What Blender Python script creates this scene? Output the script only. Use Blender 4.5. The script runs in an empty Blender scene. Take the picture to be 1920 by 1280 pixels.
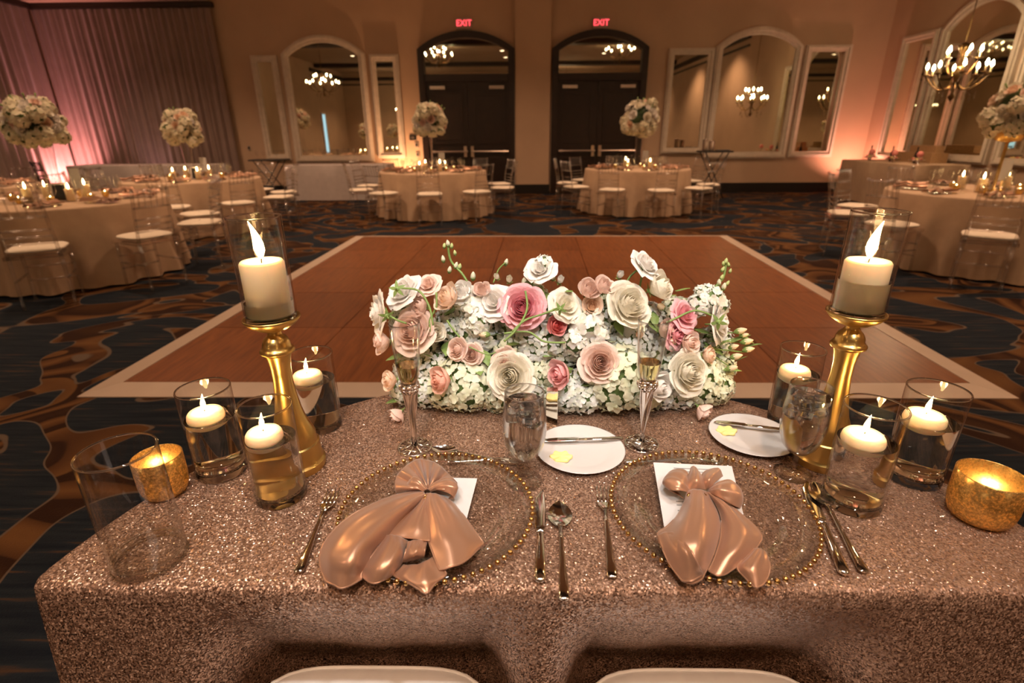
import bpy, bmesh, math, random
from math import pi, sin, cos, radians, sqrt
from mathutils import Vector, Matrix, Quaternion
random.seed(7)
SC = bpy.context.scene
COL = SC.collection

# ---------------------------------------------------------------- camera
FPX, PITCH, YAW, ROLL, CAMH = 989.0, radians(21.45), -0.0165, 0.0075, 1.36
_f = Vector((sin(YAW)*cos(PITCH), cos(YAW)*cos(PITCH), -sin(PITCH)))
_r = Vector((cos(YAW), -sin(YAW), 0)); _d = _f.cross(_r)
_r, _d = cos(ROLL)*_r + sin(ROLL)*_d, -sin(ROLL)*_r + cos(ROLL)*_d
EYE = Vector((0, 0, CAMH))
cam_data = bpy.data.cameras.new('camera'); cam = bpy.data.objects.new('camera', cam_data); COL.objects.link(cam)
M = Matrix.Identity(4)
for i in range(3):
    M[i][0] = _r[i]; M[i][1] = -_d[i]; M[i][2] = -_f[i]; M[i][3] = EYE[i]
cam.matrix_world = M
cam_data.sensor_width = 36; cam_data.sensor_fit = 'HORIZONTAL'; cam_data.lens = FPX/1920*36
cam_data.clip_start = 0.02; cam_data.clip_end = 120
cam_data.dof.use_dof = True; cam_data.dof.focus_distance = 1.0; cam_data.dof.aperture_fstop = 4.0
SC.camera = cam
# ---------------------------------------------------------------- world, exposure
SC.view_settings.view_transform = 'Standard'; SC.view_settings.look = 'None'
SC.view_settings.exposure = 0.0; SC.view_settings.gamma = 1.0; SC.view_settings.use_curve_mapping = False
W = bpy.data.worlds.new('world'); SC.world = W; W.use_nodes = True
W.node_tree.nodes['Background'].inputs[0].default_value = (1, .72, .5, 1)
W.node_tree.nodes['Background'].inputs[1].default_value = 0.05
SC.cycles.transparent_max_bounces = 28; SC.cycles.max_bounces = 9; SC.cycles.diffuse_bounces = 3; SC.cycles.transmission_bounces = 9; SC.cycles.adaptive_threshold = .04
SC.cycles.sample_clamp_indirect = 6.0

def add_light(name, kind, loc, energy, color, target=None, size=.05, spot=60, blend=.6):
    L = bpy.data.lights.new(name, kind); L.energy = energy; L.color = color
    if kind in ('POINT', 'SPOT'): L.shadow_soft_size = size
    if kind == 'SPOT': L.spot_size = radians(spot); L.spot_blend = blend
    o = bpy.data.objects.new(name, L); COL.objects.link(o); o.location = loc
    if target is not None:
        o.rotation_euler = (Vector(target)-Vector(loc)).to_track_quat('-Z', 'Y').to_euler()
    return o
CEIL = 4.9; BACK = 13.47; RIGHT = 8.2; LEFT = -10.9; REAR = -9.0
# added neutral spots imitating bounced camera flash, aimed at the couple's table
PIN = [((-0.8, -.35, CEIL-.1), 230), ((.95, -.35, CEIL-.1), 230), ((.1, .3, CEIL-.1), 150)]
for p, e in PIN:
    add_light('flash_fill_spot', 'SPOT', p, e, (1, .93, .86), (.08, 1.0, .8), size=.10, spot=34, blend=.8)
for p, t in (((-.7, -2.6, CEIL-.1), (-.05, 1.15, .95)), ((.9, -2.6, CEIL-.1), (.2, 1.15, .95))):
    add_light('flower_fill_spot', 'SPOT', p, 430, (1, .95, .90), t, size=.08, spot=12.5, blend=.5); PIN.append((p, 0))  # narrow fill spots added to brighten the flowers
# warm recessed downlights
DOWN = [(x, y) for x in (-8, -4, 0, 4) for y in (-6, -1.5, 6, 10)] + [(7, 4.5), (7, 0), (7.0, -6)]
for x, y in DOWN:
    add_light('downlight_lamp', 'SPOT', (x, y, CEIL-.06), 400, (1, .60, .36), (x, y, 0), size=.12, spot=118, blend=.7)
# coloured uplights on the floor
UP = [((-10.30, 12.55, .14), (-10.85, 12.9, 1.6), 420, (1, .38, .36), 120),
      ((-2.85, 12.95, .14), (-2.70, 13.47, 1.9), 210, (1, .50, .24), 110),
      ((7.75, 12.75, .14), (7.75, 13.5, 2.3), 200, (1, .40, .28), 120),
      ((-8.6, 12.8, .14), (-8.7, 13.3, 2.6), 22, (1, .55, .55), 95)]
for p, t, e, c, s in UP:
    add_light('uplight_lamp', 'SPOT', p, e, c, t, size=.05, spot=s, blend=.9)

# ---------------------------------------------------------------- pixel helpers (1920x1280 frame)
def ray(px, py): return _r*((px-960)/FPX) + _d*((py-640)/FPX) + _f
def gz(px, py, z=.76):
    v = ray(px, py); t = (z-CAMH)/v.z; return EYE + v*t
def gy(px, py, Y):
    v = ray(px, py); return EYE + v*(Y/v.y)
def gx(px, py, X):
    v = ray(px, py); return EYE + v*(X/v.x)
def pj(p):
    v = Vector(p)-EYE; z = v.dot(_f)
    return 960+FPX*v.dot(_r)/z, 640+FPX*v.dot(_d)/z, z
def in_frame(p, m=30):
    x, y, z = pj(p); return z > 0 and -m < x < 1920+m and -m < y < 1280+m

# ---------------------------------------------------------------- materials
def nmat(name):
    m = bpy.data.materials.new(name); m.use_nodes = True
    nt = m.node_tree; nt.nodes.clear()
    out = nt.nodes.new('ShaderNodeOutputMaterial')
    return m, nt, out
def N(nt, kind, **kw):
    n = nt.nodes.new(kind)
    for k, v in kw.items():
        if k.startswith('_'): setattr(n, k[1:], v)
        else: n.inputs[k.replace('__', ' ')].default_value = v
    return n
def ramp(nt, fac, stops, interp='LINEAR'):
    n = nt.nodes.new('ShaderNodeValToRGB'); n.color_ramp.interpolation = interp
    e = n.color_ramp.elements
    while len(e) > 1: e.remove(e[-1])
    e[0].position = stops[0][0]; e[0].color = (*stops[0][1], 1)
    for p, c in stops[1:]:
        q = e.new(p); q.color = (*c, 1)
    nt.links.new(fac, n.inputs[0]); return n.outputs[0]
def coords(nt, out='Object', scale=None):
    tc = nt.nodes.new('ShaderNodeTexCoord'); o = tc.outputs[out]
    if scale is not None:
        mp = nt.nodes.new('ShaderNodeMapping'); mp.inputs['Scale'].default_value = scale
        nt.links.new(o, mp.inputs[0]); o = mp.outputs[0]
    return o
def pmat(name, col, rough=.5, metal=0., noise=None, bump=0., nscale=60., **kw):
    """principled, with a faint procedural mottling of the colour and relief"""
    m, nt, out = nmat(name)
    b = nt.nodes.new('ShaderNodeBsdfPrincipled')
    b.inputs['Base Color'].default_value = (*col, 1); b.inputs['Roughness'].default_value = rough; b.inputs['Metallic'].default_value = metal
    for k, v in kw.items(): b.inputs[k.replace('__', ' ')].default_value = v
    if noise or bump:
        n = N(nt, 'ShaderNodeTexNoise', Scale=nscale, Detail=3.); nt.links.new(coords(nt), n.inputs['Vector'])
        if noise:
            c = ramp(nt, n.outputs[0], [(.3, tuple(x*(1-noise) for x in col)), (.7, tuple(min(1, x*(1+noise)) for x in col))])
            nt.links.new(c, b.inputs['Base Color'])
        if bump:
            bp = N(nt, 'ShaderNodeBump', Strength=bump, Distance=.01); nt.links.new(n.outputs[0], bp.inputs['Height']); nt.links.new(bp.outputs[0], b.inputs['Normal'])
    nt.links.new(b.outputs[0], out.inputs[0]); return m
def glass_thin(name, tint=(.97, .97, .96), refl=.75, base=.04, power=3.0, rough=.02):
    m, nt, out = nmat(name)
    t = nt.nodes.new('ShaderNodeBsdfTransparent'); t.inputs[0].default_value = (*tint, 1)
    g = nt.nodes.new('ShaderNodeBsdfGlossy'); g.inputs['Roughness'].default_value = rough
    lw = nt.nodes.new('ShaderNodeLayerWeight'); lw.inputs[0].default_value = .5
    pw = N(nt, 'ShaderNodeMath', _operation='POWER'); pw.inputs[1].default_value = power; nt.links.new(lw.outputs['Facing'], pw.inputs[0])
    ma = N(nt, 'ShaderNodeMath', _operation='MULTIPLY_ADD'); ma.inputs[1].default_value = refl; ma.inputs[2].default_value = base; nt.links.new(pw.outputs[0], ma.inputs[0])
    mx = nt.nodes.new('ShaderNodeMixShader'); nt.links.new(ma.outputs[0], mx.inputs[0]); nt.links.new(t.outputs[0], mx.inputs[1]); nt.links.new(g.outputs[0], mx.inputs[2])
    nt.links.new(mx.outputs[0], out.inputs[0]); return m
def glass_solid(name, col=(1, 1, 1), ior=1.45, rough=0.):
    m, nt, out = nmat(name)
    g = nt.nodes.new('ShaderNodeBsdfGlass'); g.inputs['Color'].default_value = (*col, 1); g.inputs['IOR'].default_value = ior; g.inputs['Roughness'].default_value = rough
    nt.links.new(g.outputs[0], out.inputs[0]); return m
def emit(name, col, s):
    m, nt, out = nmat(name); e = nt.nodes.new('ShaderNodeEmission'); e.inputs[0].default_value = (*col, 1); e.inputs[1].default_value = s
    nt.links.new(e.outputs[0], out.inputs[0]); return m
def petal_mat(name, transl=.3):
    m, nt, out = nmat(name)
    oi = nt.nodes.new('ShaderNodeObjectInfo')
    co = coords(nt); sx = nt.nodes.new('ShaderNodeSeparateXYZ'); nt.links.new(co, sx.inputs[0])
    n = N(nt, 'ShaderNodeTexNoise', Scale=4., Detail=3.); nt.links.new(co, n.inputs['Vector'])
    hs = N(nt, 'ShaderNodeHueSaturation', Saturation=1.35, Value=.97); nt.links.new(oi.outputs['Color'], hs.inputs['Color'])
    ln = N(nt, 'ShaderNodeVectorMath', _operation='LENGTH'); mul = N(nt, 'ShaderNodeVectorMath', _operation='MULTIPLY'); mul.inputs[1].default_value = (1, 1, 0)
    nt.links.new(co, mul.inputs[0]); nt.links.new(mul.outputs[0], ln.inputs[0])
    f = ramp(nt, ln.outputs['Value'], [(.1, (1, 1, 1)), (.75, (0, 0, 0))])
    mx = N(nt, 'ShaderNodeMix', _data_type='RGBA'); nt.links.new(f, mx.inputs[0]); nt.links.new(oi.outputs['Color'], mx.inputs[6]); nt.links.new(hs.outputs[0], mx.inputs[7])
    b = nt.nodes.new('ShaderNodeBsdfPrincipled'); b.inputs['Roughness'].default_value = .6; b.inputs['Specular IOR Level'].default_value = .25
    nt.links.new(mx.outputs[2], b.inputs['Base Color'])
    t = nt.nodes.new('ShaderNodeBsdfTranslucent'); nt.links.new(mx.outputs[2], t.inputs[0])
    bp = N(nt, 'ShaderNodeBump', Strength=.15, Distance=.05); nt.links.new(n.outputs[0], bp.inputs['Height']); nt.links.new(bp.outputs[0], b.inputs['Normal'])
    ms = nt.nodes.new('ShaderNodeMixShader'); ms.inputs[0].default_value = transl; nt.links.new(b.outputs[0], ms.inputs[1]); nt.links.new(t.outputs[0], ms.inputs[2])
    nt.links.new(ms.outputs[0], out.inputs[0]); return m
def tint_mat(name, rough=.6):
    """colour taken from the object, with a little mottling (hydrangea florets)"""
    m, nt, out = nmat(name)
    oi = nt.nodes.new('ShaderNodeObjectInfo'); co = coords(nt)
    v = N(nt, 'ShaderNodeTexNoise', Scale=3.2, Detail=2.); nt.links.new(co, v.inputs['Vector'])
    f = ramp(nt, v.outputs[0], [(.42, (0, 0, 0)), (.62, (1, 1, 1))])
    mx = N(nt, 'ShaderNodeMix', _data_type='RGBA'); mx.inputs[7].default_value = (.66, .74, .46, 1)
    sc = N(nt, 'ShaderNodeMath', _operation='MULTIPLY'); sc.inputs[1].default_value = .38; nt.links.new(f, sc.inputs[0])
    nt.links.new(sc.outputs[0], mx.inputs[0]); nt.links.new(oi.outputs['Color'], mx.inputs[6])
    ln = N(nt, 'ShaderNodeVectorMath', _operation='LENGTH'); nt.links.new(co, ln.inputs[0])
    g_ = ramp(nt, ln.outputs['Value'], [(.845, (1, 1, 1)), (.875, (0, 0, 0))])  # inner stem green, kept dark to paint shade into gaps between florets
    m0 = mx; mx = N(nt, 'ShaderNodeMix', _data_type='RGBA'); mx.inputs[7].default_value = (.16, .24, .08, 1); nt.links.new(g_, mx.inputs[0]); nt.links.new(m0.outputs[2], mx.inputs[6])
    b = nt.nodes.new('ShaderNodeBsdfPrincipled'); b.inputs['Roughness'].default_value = rough; b.inputs['Specular IOR Level'].default_value = .2
    t = nt.nodes.new('ShaderNodeBsdfTranslucent')
    nt.links.new(mx.outputs[2], b.inputs['Base Color']); nt.links.new(mx.outputs[2], t.inputs[0])
    ms = nt.nodes.new('ShaderNodeMixShader'); ms.inputs[0].default_value = .3; nt.links.new(b.outputs[0], ms.inputs[1]); nt.links.new(t.outputs[0], ms.inputs[2])
    nt.links.new(ms.outputs[0], out.inputs[0]); return m
def sequin_mat():
    m, nt, out = nmat('rose_gold_sequins')
    co = coords(nt)
    v = N(nt, 'ShaderNodeTexVoronoi', Scale=460.); nt.links.new(co, v.inputs['Vector'])
    b = nt.nodes.new('ShaderNodeBsdfPrincipled')
    sp = nt.nodes.new('ShaderNodeSeparateColor'); nt.links.new(v.outputs['Color'], sp.inputs[0])
    c = ramp(nt, sp.outputs[0], [(0, (.15, .080, .052)), (.5, (.29, .172, .115)), (1, (.50, .33, .235))])
    nt.links.new(c, b.inputs['Base Color'])
    b.inputs['Metallic'].default_value = .55; b.inputs['Roughness'].default_value = .34
    sub = N(nt, 'ShaderNodeVectorMath', _operation='SUBTRACT'); sub.inputs[1].default_value = (.5, .5, .5); nt.links.new(v.outputs['Color'], sub.inputs[0])
    # few sequins stand far off the cloth: cube the tilt
    sc = N(nt, 'ShaderNodeVectorMath', _operation='SCALE'); sc.inputs['Scale'].default_value = .95; nt.links.new(sub.outputs[0], sc.inputs[0])
    ge = nt.nodes.new('ShaderNodeNewGeometry')
    ad = N(nt, 'ShaderNodeVectorMath', _operation='ADD'); nt.links.new(ge.outputs['Normal'], ad.inputs[0]); nt.links.new(sc.outputs[0], ad.inputs[1])
    no = N(nt, 'ShaderNodeVectorMath', _operation='NORMALIZE'); nt.links.new(ad.outputs[0], no.inputs[0]); nt.links.new(no.outputs[0], b.inputs['Normal'])
    rg = N(nt, 'ShaderNodeMapRange'); rg.inputs['To Min'].default_value = .12; rg.inputs['To Max'].default_value = .6
    nt.links.new(sp.outputs[2], rg.inputs['Value']); nt.links.new(rg.outputs[0], b.inputs['Roughness'])
    nt.links.new(b.outputs[0], out.inputs[0]); return m
def carpet_mat():
    m, nt, out = nmat('patterned_carpet')
    co = coords(nt, scale=(1, 1.15, 1))
    n1 = N(nt, 'ShaderNodeTexNoise', Scale=.60, Detail=.8, Roughness=.45, Distortion=2.4); nt.links.new(co, n1.inputs['Vector'])
    n2 = N(nt, 'ShaderNodeTexNoise', Scale=1.1, Detail=.5, Distortion=1.2); mp = nt.nodes.new('ShaderNodeMapping'); mp.inputs['Location'].default_value = (7.3, 2.1, 4)
    nt.links.new(co, mp.inputs[0]); nt.links.new(mp.outputs[0], n2.inputs['Vector'])
    navy, pale, brown, dark, org = (.008, .012, .020), (.11, .082, .062), (.066, .029, .012), (.026, .011, .006), (.125, .060, .022)
    a = ramp(nt, n2.outputs[0], [(0, org), (.36, dark), (.40, dark), (.405, brown), (.46, org), (.52, brown), (.525, dark), (.57, dark), (.575, org), (.64, brown), (.645, dark), (1, org)])
    f = ramp(nt, n1.outputs[0], [(0, (1, 1, 1)), (.425, (1, 1, 1)), (.429, (.5, .5, .5)), (.435, (.5, .5, .5)), (.439, (0, 0, 0)), (.565, (0, 0, 0)), (.569, (.5, .5, .5)), (.575, (.5, .5, .5)), (.579, (1, 1, 1))])
    # f: 1 navy, .5 outline, 0 ground
    m1 = N(nt, 'ShaderNodeMix', _data_type='RGBA'); m1.inputs[7].default_value = (*pale, 1)
    f1 = ramp(nt, f, [(.2, (0, 0, 0)), (.45, (1, 1, 1))]); nt.links.new(f1, m1.inputs[0]); nt.links.new(a, m1.inputs[6])
    st = N(nt, 'ShaderNodeTexNoise', Scale=6., Detail=3.); mp2 = nt.nodes.new('ShaderNodeMapping'); mp2.inputs['Scale'].default_value = (.4, 5, 1); nt.links.new(co, mp2.inputs[0]); nt.links.new(mp2.outputs[0], st.inputs['Vector'])
    nv = ramp(nt, st.outputs[0], [(.35, navy), (.60, (.016, .022, .030)), (.70, (.06, .036, .024))])
    m2 = N(nt, 'ShaderNodeMix', _data_type='RGBA'); f2 = ramp(nt, f, [(.6, (0, 0, 0)), (.9, (1, 1, 1))]); nt.links.new(f2, m2.inputs[0]); nt.links.new(m1.outputs[2], m2.inputs[6]); nt.links.new(nv, m2.inputs[7])
    b = nt.nodes.new('ShaderNodeBsdfPrincipled'); b.inputs['Roughness'].default_value = .95; b.inputs['Specular IOR Level'].default_value = .1
    nt.links.new(m2.outputs[2], b.inputs['Base Color'])
    fn = N(nt, 'ShaderNodeTexNoise', Scale=140., Detail=2.); nt.links.new(coords(nt), fn.inputs['Vector'])
    bp = N(nt, 'ShaderNodeBump', Strength=.4, Distance=.01); nt.links.new(fn.outputs[0], bp.inputs['Height']); nt.links.new(bp.outputs[0], b.inputs['Normal'])
    nt.links.new(b.outputs[0], out.inputs[0]); return m
def wood_mat(name, c1, c2, scale=(14, 1.2, 1), rough=.35):
    m, nt, out = nmat(name)
    co = coords(nt, scale=scale); n = N(nt, 'ShaderNodeTexNoise', Scale=3., Detail=4., Distortion=.6); nt.links.new(co, n.inputs['Vector'])
    c = ramp(nt, n.outputs[0], [(.3, c1), (.7, c2)])
    oi = nt.nodes.new('ShaderNodeObjectInfo'); hv = N(nt, 'ShaderNodeHueSaturation'); mr = N(nt, 'ShaderNodeMapRange'); mr.inputs['To Min'].default_value = .88; mr.inputs['To Max'].default_value = 1.12
    nt.links.new(oi.outputs['Random'], mr.inputs['Value']); nt.links.new(mr.outputs[0], hv.inputs['Value']); nt.links.new(c, hv.inputs['Color'])
    b = nt.nodes.new('ShaderNodeBsdfPrincipled'); b.inputs['Roughness'].default_value = rough; nt.links.new(hv.outputs[0], b.inputs['Base Color'])
    nt.links.new(b.outputs[0], out.inputs[0]); return m
def mercury_mat():
    m, nt, out = nmat('gold_mercury_glass')
    co = coords(nt); v = N(nt, 'ShaderNodeTexNoise', Scale=240., Detail=4., Roughness=.7); nt.links.new(co, v.inputs['Vector'])
    b = nt.nodes.new('ShaderNodeBsdfPrincipled'); b.inputs['Metallic'].default_value = .9; b.inputs['Roughness'].default_value = .28
    c = ramp(nt, v.outputs[0], [(.35, (.30, .19, .06)), (.6, (.78, .56, .22))]); nt.links.new(c, b.inputs['Base Color'])
    t = nt.nodes.new('ShaderNodeBsdfTranslucent'); t.inputs[0].default_value = (1, .72, .32, 1)
    f = ramp(nt, v.outputs[0], [(.52, (.05, .05, .05)), (.62, (.8, .8, .8))])
    ms = nt.nodes.new('ShaderNodeMixShader'); nt.links.new(f, ms.inputs[0]); nt.links.new(b.outputs[0], ms.inputs[1]); nt.links.new(t.outputs[0], ms.inputs[2])
    nt.links.new(ms.outputs[0], out.inputs[0]); return m

MT = dict(
    wall=pmat('wall_paint', (.54, .38, .26), .85, noise=.05, nscale=1.5),
    ceiling=pmat('ceiling_paint', (.55, .42, .29), .9, noise=.04, nscale=1.),
    carpet=carpet_mat(), sequin=sequin_mat(),
    dark=pmat('dark_wood', (.018, .008, .005), .42, noise=.25, nscale=8),
    mould=pmat('dark_moulding', (.03, .018, .012), .5, noise=.1),
    base=pmat('black_baseboard', (.008, .006, .005), .5, noise=.1),
    frame=pmat('mirror_frame_paint', (.66, .57, .47), .35, noise=.08, nscale=10),
    mirror=pmat('mirror_silver', (.80, .77, .66), .015, 1., noise=.02, nscale=2),
    drape=pmat('mauve_drape', (.27, .19, .165), .75, noise=.08, nscale=5, Sheen__Weight=.3),
    cloth=pmat('champagne_linen', (.52, .37, .25), .8, noise=.05, nscale=12),
    whitecloth=pmat('pale_linen', (.50, .44, .42), .8, noise=.05, nscale=12),
    cushion=pmat('ivory_cushion', (.78, .70, .58), .6, noise=.04, nscale=30),
    acrylic=glass_thin('clear_acrylic', (.95, .93, .91), .65, .13, 2.0, .12),
    glass=glass_thin('clear_glass', (.975, .975, .97), .9, .045, 2.3),
    glassdish=glass_thin('charger_glass', (.97, .965, .955), .75, .04, 2.5), cylglass=glass_thin('cylinder_glass', (.985, .985, .98), .8, .026, 3.2),
    thick=glass_solid('thick_glass', (.97, .98, .98), 1.45),
    water=glass_solid('water', (.99, .99, .98), 1.33),
    ice=glass_solid('ice', (.93, .95, .97), 1.31, .12),
    wine=glass_solid('champagne', (.99, .91, .66), 1.33),
    gold=pmat('satin_gold', (.62, .42, .14), .30, 1., noise=.08, nscale=20),
    bead=pmat('bead_gold', (.66, .42, .15), .16, 1., noise=.05, nscale=90),
    silver=pmat('polished_silver', (.78, .74, .70), .10, 1., noise=.04, nscale=40),
    ornate=pmat('ornate_silver', (.80, .75, .69), .16, 1., noise=.3, nscale=220, bump=.5),
    steel=pmat('brushed_steel', (.55, .45, .38), .3, 1., noise=.05),
    wax=pmat('ivory_wax', (.86, .72, .46), .5, noise=.03, nscale=20, Subsurface__Weight=.35, Subsurface__Scale=.02, Subsurface__Radius=(1., .55, .25)),
    flame=emit('flame', (1, .62, .24), 42.),
    flame_far=emit('far_flame', (1, .62, .25), 60.),
    wick=pmat('wick', (.02, .015, .01), .9, noise=.1),
    bulb=emit('chandelier_bulb', (1, .80, .45), 55.),
    lamp=emit('downlight_lens', (1, .75, .48), 10.),
    exitred=emit('exit_red', (1, .07, .09), 2.6),
    mercury=mercury_mat(),
    satin=pmat('copper_satin', (.40, .215, .13), .33, .50, noise=.04, nscale=9, Sheen__Weight=.2),
    paper=pmat('white_card', (.56, .55, .55), .7, noise=.02),
    ink=pmat('grey_ink', (.22, .22, .22), .8, noise=.05),
    china=pmat('white_china', (.52, .50, .49), .18, noise=.01),
    butter=pmat('butter', (.86, .68, .26), .45, noise=.05, nscale=40),
    pad=pmat('white_vinyl', (.85, .86, .88), .42, noise=.03, nscale=25),
    black=pmat('black_plastic', (.012, .012, .013), .4, noise=.1),
    petal=petal_mat('petal'), floret=tint_mat('floret'),
    green=pmat('stem_green', (.17, .26, .07), .55, noise=.2, nscale=30),
    leaf=pmat('leaf_green', (.035, .075, .022), .45, noise=.3, nscale=25),
    wood=wood_mat('dance_floor_wood', (.125, .038, .011), (.24, .080, .022)),
    trimw=pmat('pale_trim', (.46, .37, .30), .45, noise=.05, nscale=6),
    crystal=glass_thin('crystal', (.92, .90, .85), .8, .12, 1.5),
    bronze=pmat('antique_bronze', (.16, .09, .035), .35, 1., noise=.2, nscale=30),
    windowblue=emit('pale_blue_daylight', (.45, .75, .95), 1.3),
    purple=emit('purple_wash_light', (.42, .14, .95), .9),
    pinkfood=pmat('pink_sugar', (.75, .25, .22), .5, noise=.1),
    rattan=pmat('tan_wicker', (.40, .24, .12), .7, noise=.3, nscale=60),
)

# ---------------------------------------------------------------- mesh helpers
def link(name, me, mat, parent=None, loc=None, rot=None, smooth=True):
    o = bpy.data.objects.new(name, me); COL.objects.link(o)
    if mat is not None and not me.materials: me.materials.append(mat)
    if smooth:
        me.polygons.foreach_set('use_smooth', [True]*len(me.polygons))
    if parent is not None: o.parent = parent
    if loc is not None: o.location = loc
    if rot is not None: o.rotation_euler = rot
    return o
class G:
    """collects shapes that become ONE mesh"""
    def __init__(s): s.v = []; s.f = []
    def add(s, vs, fs, mat=None):
        n = len(s.v)
        s.v += [tuple(mat @ Vector(v)) for v in vs] if mat is not None else [tuple(v) for v in vs]
        s.f += [tuple(i+n for i in f) for f in fs]; return s
    def box(s, c, d, mat=None):
        x, y, z = c; a, b, h = (q/2 for q in d)
        vs = [(x+i*a, y+j*b, z+k*h) for k in (-1, 1) for j in (-1, 1) for i in (-1, 1)]
        return s.add(vs, [(0, 2, 3, 1), (4, 5, 7, 6), (0, 1, 5, 4), (2, 6, 7, 3), (0, 4, 6, 2), (1, 3, 7, 5)], mat)
    def lathe(s, prof, n=32, c=(0, 0, 0), cap=True, mat=None):
        vs = []; fs = []
        for r, z in prof:
            for i in range(n):
                a = 2*pi*i/n; vs.append((c[0]+r*cos(a), c[1]+r*sin(a), c[2]+z))
        for j in range(len(prof)-1):
            for i in range(n):
                k = (i+1) % n; fs.append((j*n+i, j*n+k, (j+1)*n+k, (j+1)*n+i))
        if cap:
            if prof[0][0] > 1e-6: fs.append(tuple(range(n-1, -1, -1)))
            if prof[-1][0] > 1e-6: fs.append(tuple((len(prof)-1)*n+i for i in range(n)))
        return s.add(vs, fs, mat)
    def tube(s, path, r, n=8, closed=False, mat=None):
        P = [Vector(p) for p in path]; L = len(P); vs = []; fs = []
        rs = r if isinstance(r, (list, tuple)) else [r]*L
        up = Vector((0, 0, 1)); prev = None
        for i, p in enumerate(P):
            if closed: t = P[(i+1) % L]-P[i-1]
            else: t = P[min(i+1, L-1)]-P[max(i-1, 0)]
            t.normalize()
            if prev is None:
                a = t.orthogonal().normalized()
            else:
                a = prev - t*prev.dot(t); a = a.normalized() if a.length > 1e-6 else t.orthogonal().normalized()
            prev = a; b = t.cross(a)
            for k in range(n):
                an = 2*pi*k/n; vs.append(p+(a*cos(an)+b*sin(an))*rs[i])
        for i in range(L if closed else L-1):
            j = (i+1) % L
            for k in range(n):
                q = (k+1) % n; fs.append((i*n+k, i*n+q, j*n+q, j*n+k))
        if not closed: fs += [tuple(range(n-1, -1, -1)), tuple((L-1)*n+k for k in range(n))]
        return s.add(vs, fs, mat)
    def sphere(s, c, r, n=12, m=8, sc=(1, 1, 1)):
        prof = [(max(1e-4, r*sin(pi*j/m)), -r*cos(pi*j/m)) for j in range(m+1)]
        return s.lathe(prof, n, (0, 0, 0), False, Matrix.Translation(c) @ Matrix.Diagonal((*sc, 1)))
    def grid(s, fn, nu, nv, closeu=False, mat=None):
        vs = [fn(i/(nu if closeu else nu), j/nv) for j in range(nv+1) for i in range(nu if closeu else nu+1)]
        w = nu if closeu else nu+1; fs = []
        for j in range(nv):
            for i in range(nu):
                k = (i+1) % w; fs.append((j*w+i, j*w+k, (j+1)*w+k, (j+1)*w+i))
        return s.add(vs, fs, mat)
    def prism(s, poly, d, mat=None):
        """poly in xz, extruded d along +y"""
        n = len(poly); vs = [(x, 0, z) for x, z in poly]+[(x, d, z) for x, z in poly]
        fs = [tuple(range(n)), tuple(range(2*n-1, n-1, -1))]+[(i+n, (i+1) % n+n, (i+1) % n, i) for i in range(n)]
        return s.add(vs, fs, mat)
    def strip(s, a, b, d, mat=None):
        """frame between outline a and outline b (same count, xz), thickness d along y"""
        n = len(a); vs = [(x, 0, z) for x, z in a]+[(x, 0, z) for x, z in b]+[(x, d, z) for x, z in a]+[(x, d, z) for x, z in b]; fs = []
        for i in range(n):
            j = (i+1) % n
            fs += [(i, j, n+j, n+i), (2*n+i, 3*n+i, 3*n+j, 2*n+j), (i, 2*n+i, 2*n+j, j), (n+i, n+j, 3*n+j, 3*n+i)]
        return s.add(vs, fs, mat)
    def mesh(s, name):
        me = bpy.data.meshes.new(name); me.from_pydata(s.v, [], s.f); me.validate(); me.update(); return me
    def obj(s, name, mat, parent=None, loc=None, rot=None, smooth=True):
        return link(name, s.mesh(name), mat, parent, loc, rot, smooth)
def bevel(o, w=.004, seg=2, ang=40):
    m = o.modifiers.new('bevel', 'BEVEL'); m.width = w; m.segments = seg; m.limit_method = 'ANGLE'; m.angle_limit = radians(ang); return o
def flat(o, ang=35):
    """shade by angle"""
    me = o.data
    me.polygons.foreach_set('use_smooth', [True]*len(me.polygons))
    bm = bmesh.new(); bm.from_mesh(me)
    for e in bm.edges:
        if len(e.link_faces) == 2 and e.calc_face_angle(0) > radians(ang): e.smooth = False
    bm.to_mesh(me); bm.free(); return o
def tag(o, label=None, cat=None, group=None, kind=None):
    if label: o['label'] = label
    if cat: o['category'] = cat
    if group: o['group'] = group
    if kind: o['kind'] = kind
    return o
def struct(o, label=None): o['kind'] = 'structure'; return tag(o, label)
def empty(name, loc=(0, 0, 0), rz=0.):
    o = bpy.data.objects.new(name, None); COL.objects.link(o); o.empty_display_size = .05; o.location = loc; o.rotation_euler = (0, 0, rz); return o
def copy_tree(o, parent=None):
    c = o.copy(); COL.objects.link(c)
    if parent is not None: c.parent = parent
    for ch in list(o.children): copy_tree(ch, c)
    return c
def arch_outline(x0, x1, z0, zs, zt, n=14):
    """rectangle with a segmental arch: springs at zs, crown at zt (closed, clockwise from lower left)"""
    w = (x1-x0)/2; h = zt-zs; cx = (x0+x1)/2
    R = (w*w+h*h)/(2*h); cz = zt-R; a = math.asin(min(1, w/R))
    pts = [(x0, z0)]
    pts += [(cx+R*sin(-a+2*a*i/n), cz+R*cos(-a+2*a*i/n)) for i in range(n+1)]
    return pts+[(x1, z0)]
def inset_arch(x0, x1, z0, zs, zt, t, n=14): return arch_outline(x0+t, x1-t, z0+t, zs-t*.3, zt-t, n)

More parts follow.
